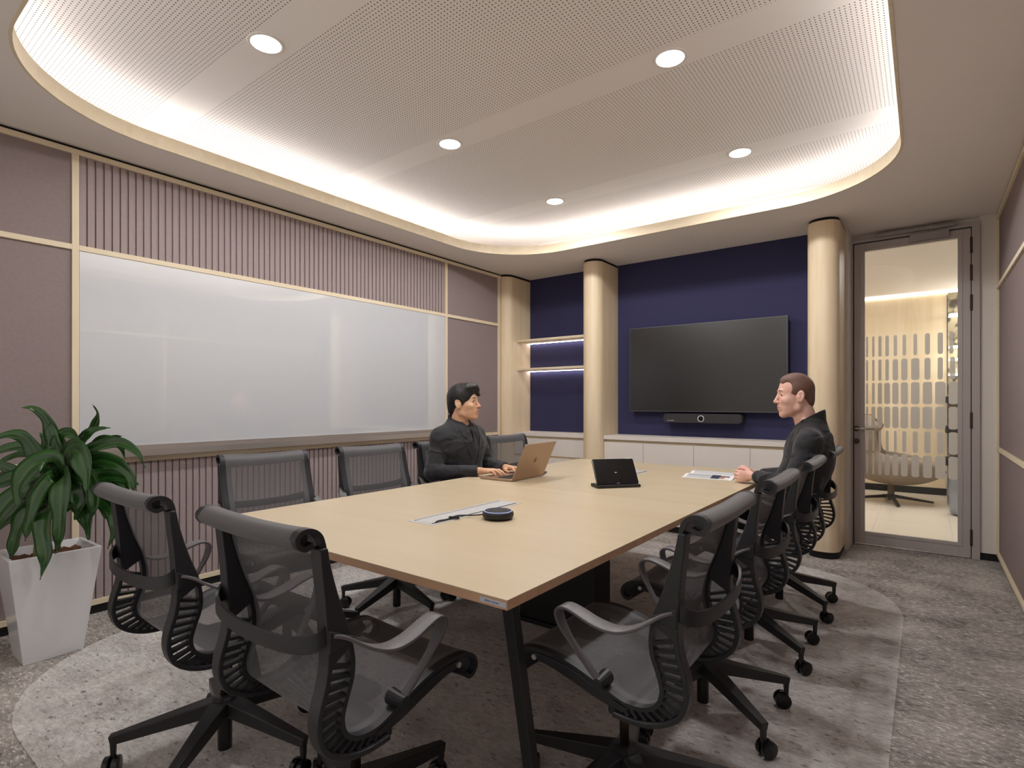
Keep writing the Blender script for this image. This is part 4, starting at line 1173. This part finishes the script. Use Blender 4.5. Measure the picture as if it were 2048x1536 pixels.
def add_hand(f, wrist, tips, mcp, thumb, r=.0088, palm=.0145):
    """palm from wrist to four knuckles, fingers through three joints each"""
    wv = np.array(wrist)
    for i, (m_, tp) in enumerate(zip(mcp, tips)):
        m_ = np.array(m_)
        f.cap(wv+(m_-wv)*.15, m_, palm, palm*.82, k=.012)
        ln = [1, 1.06, 1, .85][i]
        pts = [m_]+[np.array(q) for q in tp]
        rs = np.linspace(r*(1.0 if i < 3 else .9), r*.74, len(pts))
        for a in range(len(pts)-1): f.cap(pts[a], pts[a+1], rs[a], rs[a+1], k=.0025)
    th = [np.array(q) for q in thumb]; rs = [.014, .0115, .0095, .0080]
    for a in range(len(th)-1): f.cap(th[a], th[a+1], rs[a], rs[a+1], k=.008 if a == 0 else .003)

def make_person(loc, rz, label, P):
    """P: pose in the local frame (x forward, y left, z up)"""
    sk, hair, jk, shirt, tr = P['skin'], P['hair'], P['jacket'], P['shirt'], P['trousers']
    hs = P['hs']; HM = Matrix.Translation(P['head']) @ rot_from(P['yaw'], P['pitch'])
    f, paint = build_head(None, None, sk, hair, P, hs)
    # the head and neck in head space become world-of-person points, then the hands join in one body mesh
    Vh, Fh = f.mesh(); ph_ = paint(Vh[Fh].mean(1))
    R3 = np.array(HM.to_3x3())@np.diag([hs*P['sx'], hs, hs]); t3 = np.array(HM.translation); Vh2 = Vh@R3.T+t3
    S, E, W = P['shoulder'], P['elbow'], P['wrist']
    lo = np.array([-.25, -.34, .42]); hi = np.array([P['reach'], .34, 1.12])
    g = Field(lo, hi, .0034)
    # torso, shoulders, arms of the body inside the clothes
    hx = P['hx']
    g.ell((P['lean'], 0, .90), (.10, .165, .17), k=.04).ell((hx*.55, 0, .70), (.10, .145, .17), k=.05).ell((hx, 0, .545), (.12, .16, .08), k=.05)
    nbw = P['neckbase']
    g.cap((nbw[0]-.01, 0, nbw[2]-.10), (nbw[0]+.005, 0, nbw[2]+.0), .055, .048, k=.05)
    for s in (0, 1):
        g.cap(S[s], E[s], .045, .038, k=.03); g.cap(E[s], W[s], .036, .024, k=.02)
        add_hand(g, W[s], *P['hands'][s])
    Vb, Fb = g.mesh()
    V = np.concatenate([Vb, Vh2]); F = np.concatenate([Fb, Fh+len(Vb)])
    me = bpy.data.meshes.new('person')
    me.vertices.add(len(V)); me.vertices.foreach_set('co', V.astype(np.float32).ravel())
    me.loops.add(F.size); me.loops.foreach_set('vertex_index', F.ravel().astype(np.int32))
    me.polygons.add(len(F)); me.polygons.foreach_set('loop_start', np.arange(0, F.size, 4, dtype=np.int32)); me.polygons.foreach_set('loop_total', np.full(len(F), 4, np.int32))
    me.materials.append(sk); me.materials.append(M['lip'])
    me.polygons.foreach_set('material_index', np.concatenate([np.zeros(len(Fb), int), ph_]).astype(np.int32))
    me.update(); me.validate(); me.polygons.foreach_set('use_smooth', [True]*len(me.polygons))
    body = bpy.data.objects.new('person', me); C.objects.link(body); body.location = loc; body.rotation_euler = (0, 0, rz)
    tag(body, label, 'person')
    HS = Matrix.Diagonal((hs*P['sx'], hs, hs, 1))
    def headpart(o): o.parent = body; o.matrix_local = HM @ HS; return o
    # eyes
    for s in (-1, 1):
        e = Field((-.02, -.02, -.02), (.02, .02, .02), .0016); e.ell((0, 0, 0), (.0118, .0122, .0118), k=.001)
        gaze = np.array([math.cos(P['gaze']), math.sin(P['gaze']), -.04]); gaze /= np.linalg.norm(gaze)
        def pe(c, gz=gaze): return ((c@gz)/np.linalg.norm(c, axis=1) > .86).astype(int)
        o = e.build('eye', [M['eyew'], M['iris']], body, paint=pe)
        o.matrix_local = HM @ HS @ Matrix.Translation((.0698, s*.0312, .0078))
        # lids and brow
        lid = MB().tube([(.0815, s*.0195, .0090), (.0838, s*.025, .0118), (.0835, s*.032, .0125), (.0805, s*.039, .0108), (.077, s*.0435, .0080)], [.0006, .0010, .0012, .0012, .0006], 8)
        headpart(lid.build('eyelash', P['browm'], body, smooth=True))
        br = MB().tube([(.0890, s*.013, .0285), (.0900, s*.022, .0325), (.0855, s*.034, .0345), (.0760, s*.046, .0305)], [.0014, .0024, .0022, .0008], 8)
        headpart(br.build('eyebrow', P['browm'], body, smooth=True))
    # hair
    hf = Field((-.15, -.12, -.15), (.15, .12, .17), .003)
    P['hairfn'](hf)
    headpart(hf.build('hair', hair, body))
    # jacket
    j = Field((-.26, -.36, .42), (P['reach'], .36, 1.15), .0045)
    th = .014
    j.ell((P['lean'], 0, .90), (.115+th, .175+th, .175+th), k=.04).ell((.005+hx*.5, 0, .70), (.112+th, .155+th, .17+th), k=.05).ell((hx*.95, 0, .56), (.115+th, .165+th, .08), k=.05)
    for s in (0, 1):
        Sx = np.array(S[s]); sg = -1 if s == 0 else 1
        j.cap((nbw[0]-.02, sg*.05, nbw[2]-.045), (Sx[0], Sx[1]*.98, Sx[2]+.004), .045, .050, k=.05)
        j.cap(S[s], E[s], .057, .051, k=.055)
        Ws = np.array(W[s]); Es = np.array(E[s]); cuff = Es+(Ws-Es)*.90
        j.cap(E[s], cuff, .050, .0375, k=.025)
        for q in P['folds'][s]: j.ell(q[0], q[1], k=.014)
    j.cap((nbw[0]-.02, 0, nbw[2]-.12), (nbw[0]-.022, 0, nbw[2]-.02), .085, .066, k=.04)
    # open the neck and the front
    j.cap((nbw[0]+.004, 0, nbw[2]-.06), (nbw[0]+.02, 0, nbw[2]+.12), .062, .075, k=.006, sub=True)
    for s in (0, 1):
        Ws = np.array(W[s]); Es = np.array(E[s]); d = (Ws-Es)/np.linalg.norm(Ws-Es); cuff = Es+(Ws-Es)*.90
        j.cap(cuff+d*.022, cuff+d*.06, .0290, k=.003, sub=True)
    def surf(y, z, a=.129, b=.189, c=.189): return P['lean']+a*math.sqrt(max(.12, 1-(y/b)**2-((z-.90)/c)**2))
    if P['vneck']:
        for t in np.linspace(0, 1, 12):
            z = .80+(nbw[2]-.80)*t
            j.ell((surf(0, z)+.028, 0, z), (.045, .008+.046*t, .030), k=.005, sub=True)
    j.half((0, 0, -1), -.47)
    jo = j.build('jacket', jk, body); jo['label'] = P['jlabel']
    # shirt and collar
    q = Field((-.2, -.22, .6), (.24, .22, 1.18), .004)
    q.ell((P['lean'], 0, .90), (.118, .175, .17), k=.04).ell((.005+hx*.45, 0, .72), (.112, .15, .12), k=.05)
    c0 = np.array([nbw[0]-.014, 0, nbw[2]-.03]); c1 = np.array([nbw[0]-.020, 0, nbw[2]+P['collar']])
    q.cap(c0-np.array([0, 0, .08]), c1, .080, .064, k=.03)
    # slanted collar opening, higher behind
    q.half((.50, 0, .86), (nbw[0]-.02)*.50+(nbw[2]+P['collar']*.65)*.86, k=.004)
    q.cap(c0+np.array([.004, 0, .0]), c1+np.array([.01, 0, .10]), .053, .060, k=.004, sub=True)
    q.build('shirt', shirt, body)
    for sg in (-1, 1):
        cp = MB().add([(nbw[0]+.02, sg*.062, nbw[2]+.005), (nbw[0]+.066, sg*.018, nbw[2]-.030), (nbw[0]+.085, sg*.038, nbw[2]-.066), (nbw[0]+.050, sg*.072, nbw[2]-.040),
                       (nbw[0]+.014, sg*.056, nbw[2]+.001), (nbw[0]+.060, sg*.015, nbw[2]-.034), (nbw[0]+.079, sg*.036, nbw[2]-.070), (nbw[0]+.044, sg*.068, nbw[2]-.044)],
                      [(0, 1, 2, 3), (7, 6, 5, 4), (0, 4, 5, 1), (1, 5, 6, 2), (2, 6, 7, 3), (3, 7, 4, 0)])
        cp.build('collar_point', shirt, body, bevel=.002)
        if P['vneck']:
            va, fc_ = [], []; m_ = 14
            for i in range(m_):
                t = i/(m_-1); z = nbw[2]-.040-(nbw[2]-.040-.79)*t; yi = .056*(1-t)+.008
                wq = (.034+.05*t if t < .33 else .052*(1-((t-.33)/.67)**1.6)) if not .30 < t < .36 else .022
                for yy in (yi, yi+wq):
                    xx = surf(yy, z)+.006
                    va += [(xx, sg*yy, z), (xx-.007, sg*yy, z)]
            for i in range(m_-1):
                a = 4*i; fc_ += [(a, a+2, a+6, a+4), (a+1, a+5, a+7, a+3), (a, a+4, a+5, a+1), (a+2, a+3, a+7, a+6)]
            fc_ += [(0, 1, 3, 2), (4*m_-4, 4*m_-2, 4*m_-1, 4*m_-3)]
            MB().add(va, fc_).build('lapel', jk, body)
    if P['tie']:
        x0 = P['lean']+.120
        tv_ = []
        ts = lambda z: surf(0, z, .119, .189, .172)
        for z, wd, xx in ((nbw[2]-.050, .015, ts(1.02)+.012), (nbw[2]-.078, .010, ts(1.00)+.012), (.95, .018, ts(.95)+.008), (.90, .023, ts(.90)+.008), (.82, .028, ts(.82)+.010), (.76, .030, ts(.80)+.008), (.70, .033, ts(.82)), (.62, .034, ts(.9)-.02)):
            tv_ += [(xx, -wd, z), (xx+.006, 0, z), (xx, wd, z), (xx-.008, 0, z)]
        n = 8; fc = []
        for i in range(n-1):
            for k in range(4): fc.append((4*i+k, 4*i+(k+1) % 4, 4*i+4+(k+1) % 4, 4*i+4+k))
        fc += [(0, 1, 2, 3), (4*n-4, 4*n-1, 4*n-2, 4*n-3)]
        MB().add(tv_, fc).build('tie', P['tie'], body, bevel=.002)
    # trousers and shoes
    t = Field((-.26, -.34, .03), (.62, .34, .68), .0075)
    t.ell((hx, 0, .56), (.125, .17, .085), k=.04)
    for s in (-1, 1):
        kn = (P['knee'], s*.13, .545); an = (P['knee']-.02, s*.12, .12)
        t.cap((hx+.02, s*.09, .56), kn, .085, .062, k=.04); t.cap(kn, an, .060, .043, k=.03)
    t.half((0, 0, -1), -.085)
    t.build('trousers', tr, body)
    for s in (-1, 1):
        sh_ = Field((P['knee']-.16, s*.12-.08, -.01), (P['knee']+.24, s*.12+.08, .14), .006)
        sh_.ell((P['knee']+.10, s*.12, .034), (.10, .043, .034), k=.02).ell((P['knee']-.02, s*.12, .045), (.065, .036, .050), k=.03).half((0, 0, -1), -.004)
        sh_.build('shoe', M['caster'], body)
    return body

# --- hair shapes (head space)
def hair_side_part(f):
    f.ell((-.018, 0, .046), (.104, .088, .093), k=.01)
    f.ell((-.075, 0, -.02), (.046, .062, .072), k=.03)
    f.ell((.045, .0, .098), (.050, .062, .024), k=.03)
    for s in (-1, 1): f.cap((.020, s*.068, .02), (.014, s*.071, -.010), .012, .006, k=.012)
    # the face and the ears stay free
    f.ell((.102, .006, -.018), (.070, .082, .082), k=.008, sub=True)
    f.ell((.060, 0, -.075), (.095, .11, .080), k=.008, sub=True)
    for s in (-1, 1): f.ell((-.004, s*.092, -.012), (.028, .026, .040), k=.006, sub=True)
    f.ell((-.03, 0, -.14), (.12, .1, .05), k=.01, sub=True)
    # fringe sweeping over to the far temple
    f.ell((.050, .006, .104), (.052, .060, .026), k=.02)
    f.cap((.050, -.022, .112), (.094, .010, .082), .020, .013, k=.02); f.cap((.088, .004, .086), (.090, .048, .050), .014, .007, k=.018)
    f.cap((.055, .030, .108), (.080, .058, .060), .018, .010, k=.02)
def hair_buzz(f):
    f.ell((-.012, 0, .037), (.0985, .0785, .0865), k=.01)
    f.ell((-.065, 0, -.02), (.040, .056, .058), k=.02)
    f.ell((.006, 0, .090), (.066, .058, .030), k=.02)
    f.ell((.108, 0, .012), (.062, .090, .074), k=.010, sub=True)
    f.ell((.070, 0, -.070), (.088, .11, .085), k=.008, sub=True)
    for s in (-1, 1):
        f.ell((-.006, s*.090, -.010), (.025, .024, .036), k=.006, sub=True); f.ell((.075, s*.075, .05), (.045, .045, .05), k=.008, sub=True)
    f.ell((-.03, 0, -.14), (.12, .1, .065), k=.01, sub=True)

JK1 = cloth('charcoal_suit', srgb(46, 46, 49)); JK2 = cloth('black_blazer', srgb(40, 40, 43))
SHT = cloth('black_shirt', srgb(30, 30, 33), .3); TRS = cloth('black_trousers', srgb(26, 26, 28))
# man at the laptop: faces +X, looks to his left
def flat_hand(w, s, ang, z, pal=.085, curl=0):
    """hand lying forward on keys; s=+1 left hand, -1 right hand; thumb on the inner side"""
    w = np.array(w); c, sn = math.cos(ang), math.sin(ang)
    def P_(a, b, zz): return (w[0]+a*c-b*sn, w[1]+a*sn+b*c, zz)
    mcp = [P_(pal+.004, -s*.028, z+.018), P_(pal+.008, -s*.009, z+.021), P_(pal+.004, s*.010, z+.019), P_(pal-.006, s*.028, z+.015)]
    tips = []
    for i, (ln, b0) in enumerate(((.066, -s*.034), (.074, -s*.011), (.068, s*.013), (.052, s*.036))):
        a0 = pal+(.004, .008, .004, -.006)[i]
        tips.append([P_(a0+ln*.48, b0*1.03, z+.020), P_(a0+ln*.80, b0*1.06, z+.009), P_(a0+ln*1.0, b0*1.08, z-.003)])
    th = [P_(.018, -s*.018, z+.008), P_(.045, -s*.040, z+.006), P_(.072, -s*.052, z+.002), P_(.095, -s*.053, z-.003)]
    return tips, mcp, th
LX, LY = -2.545, 2.755
def rel(x, y): return (x-LX, y-LY)
zk = TZ+.023
w0 = (*rel(-2.262, 2.66), TZ+.035); w1 = (*rel(-2.235, 2.90), TZ+.035)
PL = dict(sx=1.0, skin=skin('warm_skin', srgb(222, 178, 146), srgb(206, 154, 120)), hair=hairmat('black_hair', srgb(12, 11, 12), srgb(34, 32, 32)), jacket=JK1, shirt=SHT, trousers=TRS,
          browm=plain('black_brow', srgb(26, 20, 18), rough=.7),
          head=(.066, .002, 1.198), yaw=math.radians(17), pitch=math.radians(-3), gaze=0.0, hs=1.0, neck=((-.052, 0, -.17), .058), neckbase=(.022, .0, 1.085), collar=.012,
          hx=.075, lean=.042, reach=.62, shoulder=[(.015, -.180, .975), (.015, .180, .975)], elbow=[(.03, -.262, .755), (.06, .262, .765)], wrist=[w0, w1],
          hands=[flat_hand(w0, -1, math.radians(14), zk), flat_hand(w1, 1, math.radians(-16), zk)],
          folds=[[((.03, -.27, .80), (.05, .03, .010)), ((.08, -.26, .76), (.02, .04, .03)), ((0, -.23, .88), (.06, .03, .009))], [((.05, .26, .80), (.05, .03, .010)), ((.12, .24, .77), (.02, .04, .03))]],
          vneck=True, tie=cloth('slate_tie', srgb(52, 50, 62), .2), hairfn=hair_side_part, jlabel='charcoal suit jacket with notched lapels', knee=.40)
make_person((LX, LY, 0), 0, 'person with black side-parted hair in a dark suit and tie typing on the laptop', PL)
# man by the door: faces -X, looks towards the other man; hands clasped on the table edge
def clasp(c, s):
    """closed hand: s=+1 the camera-side left hand outside, -1 the other one inside"""
    c = np.array(c, float)
    def P_(a, b, z): return (c[0]+a, c[1]+b, c[2]+z)
    if s > 0:
        w_ = P_(-.075, .030, .006)
        mcp = [P_(.004, .022, .026), P_(.010, .026, .010), P_(.010, .026, -.008), P_(.004, .022, -.024)]
        tips = [[P_(.034, .006, .028), P_(.036, -.020, .026), P_(.018, -.036, .024)], [P_(.042, .006, .010), P_(.042, -.022, .010), P_(.020, -.038, .008)],
                [P_(.040, .006, -.009), P_(.040, -.020, -.008), P_(.018, -.036, -.008)], [P_(.030, .006, -.026), P_(.030, -.016, -.024), P_(.012, -.030, -.024)]]
        th = [P_(-.050, .018, .020), P_(-.025, .004, .036), P_(.000, -.004, .043), P_(.022, -.006, .042)]
    else:
        w_ = P_(-.085, -.040, .008)
        mcp = [P_(-.012, -.030, .022), P_(-.008, -.034, .006), P_(-.010, -.034, -.010), P_(-.016, -.030, -.024)]
        tips = [[P_(.012, -.014, .018), P_(.014, .004, .014), P_(.000, .012, .012)], [P_(.016, -.016, .002), P_(.018, .004, .000), P_(.002, .010, 0)],
                [P_(.014, -.016, -.012), P_(.014, .002, -.012), P_(.000, .010, -.012)], [P_(.006, -.016, -.024), P_(.006, .000, -.024), P_(-.006, .008, -.024)]]
        th = [P_(-.060, -.026, .022), P_(-.035, -.014, .038), P_(-.012, -.008, .050), P_(.010, -.010, .054)]
    return w_, (tips, mcp, th)
RX, RY = -.50, 3.47
hc = (.352, .095, TZ+.041)
wl, hl = clasp(hc, 1); wr, hr = clasp(hc, -1)
PR = dict(sx=.92, skin=skin('fair_skin', srgb(232, 190, 174), srgb(218, 164, 148)), hair=hairmat('short_brown_hair', srgb(88, 62, 50), srgb(132, 98, 84), 300), jacket=JK2, shirt=SHT, trousers=TRS,
          browm=plain('brown_brow', srgb(120, 84, 66), rough=.7),
          head=(.094, .000, 1.240), yaw=math.radians(24), pitch=math.radians(3), gaze=.15, hs=1.045, neck=((-.058, 0, -.16), .062), neckbase=(.022, 0, 1.105), collar=.040,
          hx=.155, lean=.02, reach=.58, shoulder=[(-.01, -.190, .985), (-.01, .190, .985)], elbow=[(.06, -.275, .775), (.06, .275, .775)], wrist=[wr, wl],
          hands=[hr, hl],
          folds=[[], [((.05, .275, .83), (.06, .03, .010)), ((.12, .25, .78), (.02, .04, .03)), ((.0, .24, .92), (.07, .03, .010)), ((.02, .25, .87), (.05, .03, .009))]],
          vneck=False, tie=None, hairfn=hair_buzz, jlabel='black blazer', knee=.46)
make_person((RX, RY, 0), PI, 'person with short brown hair in a black jacket with hands clasped on the table', PR)
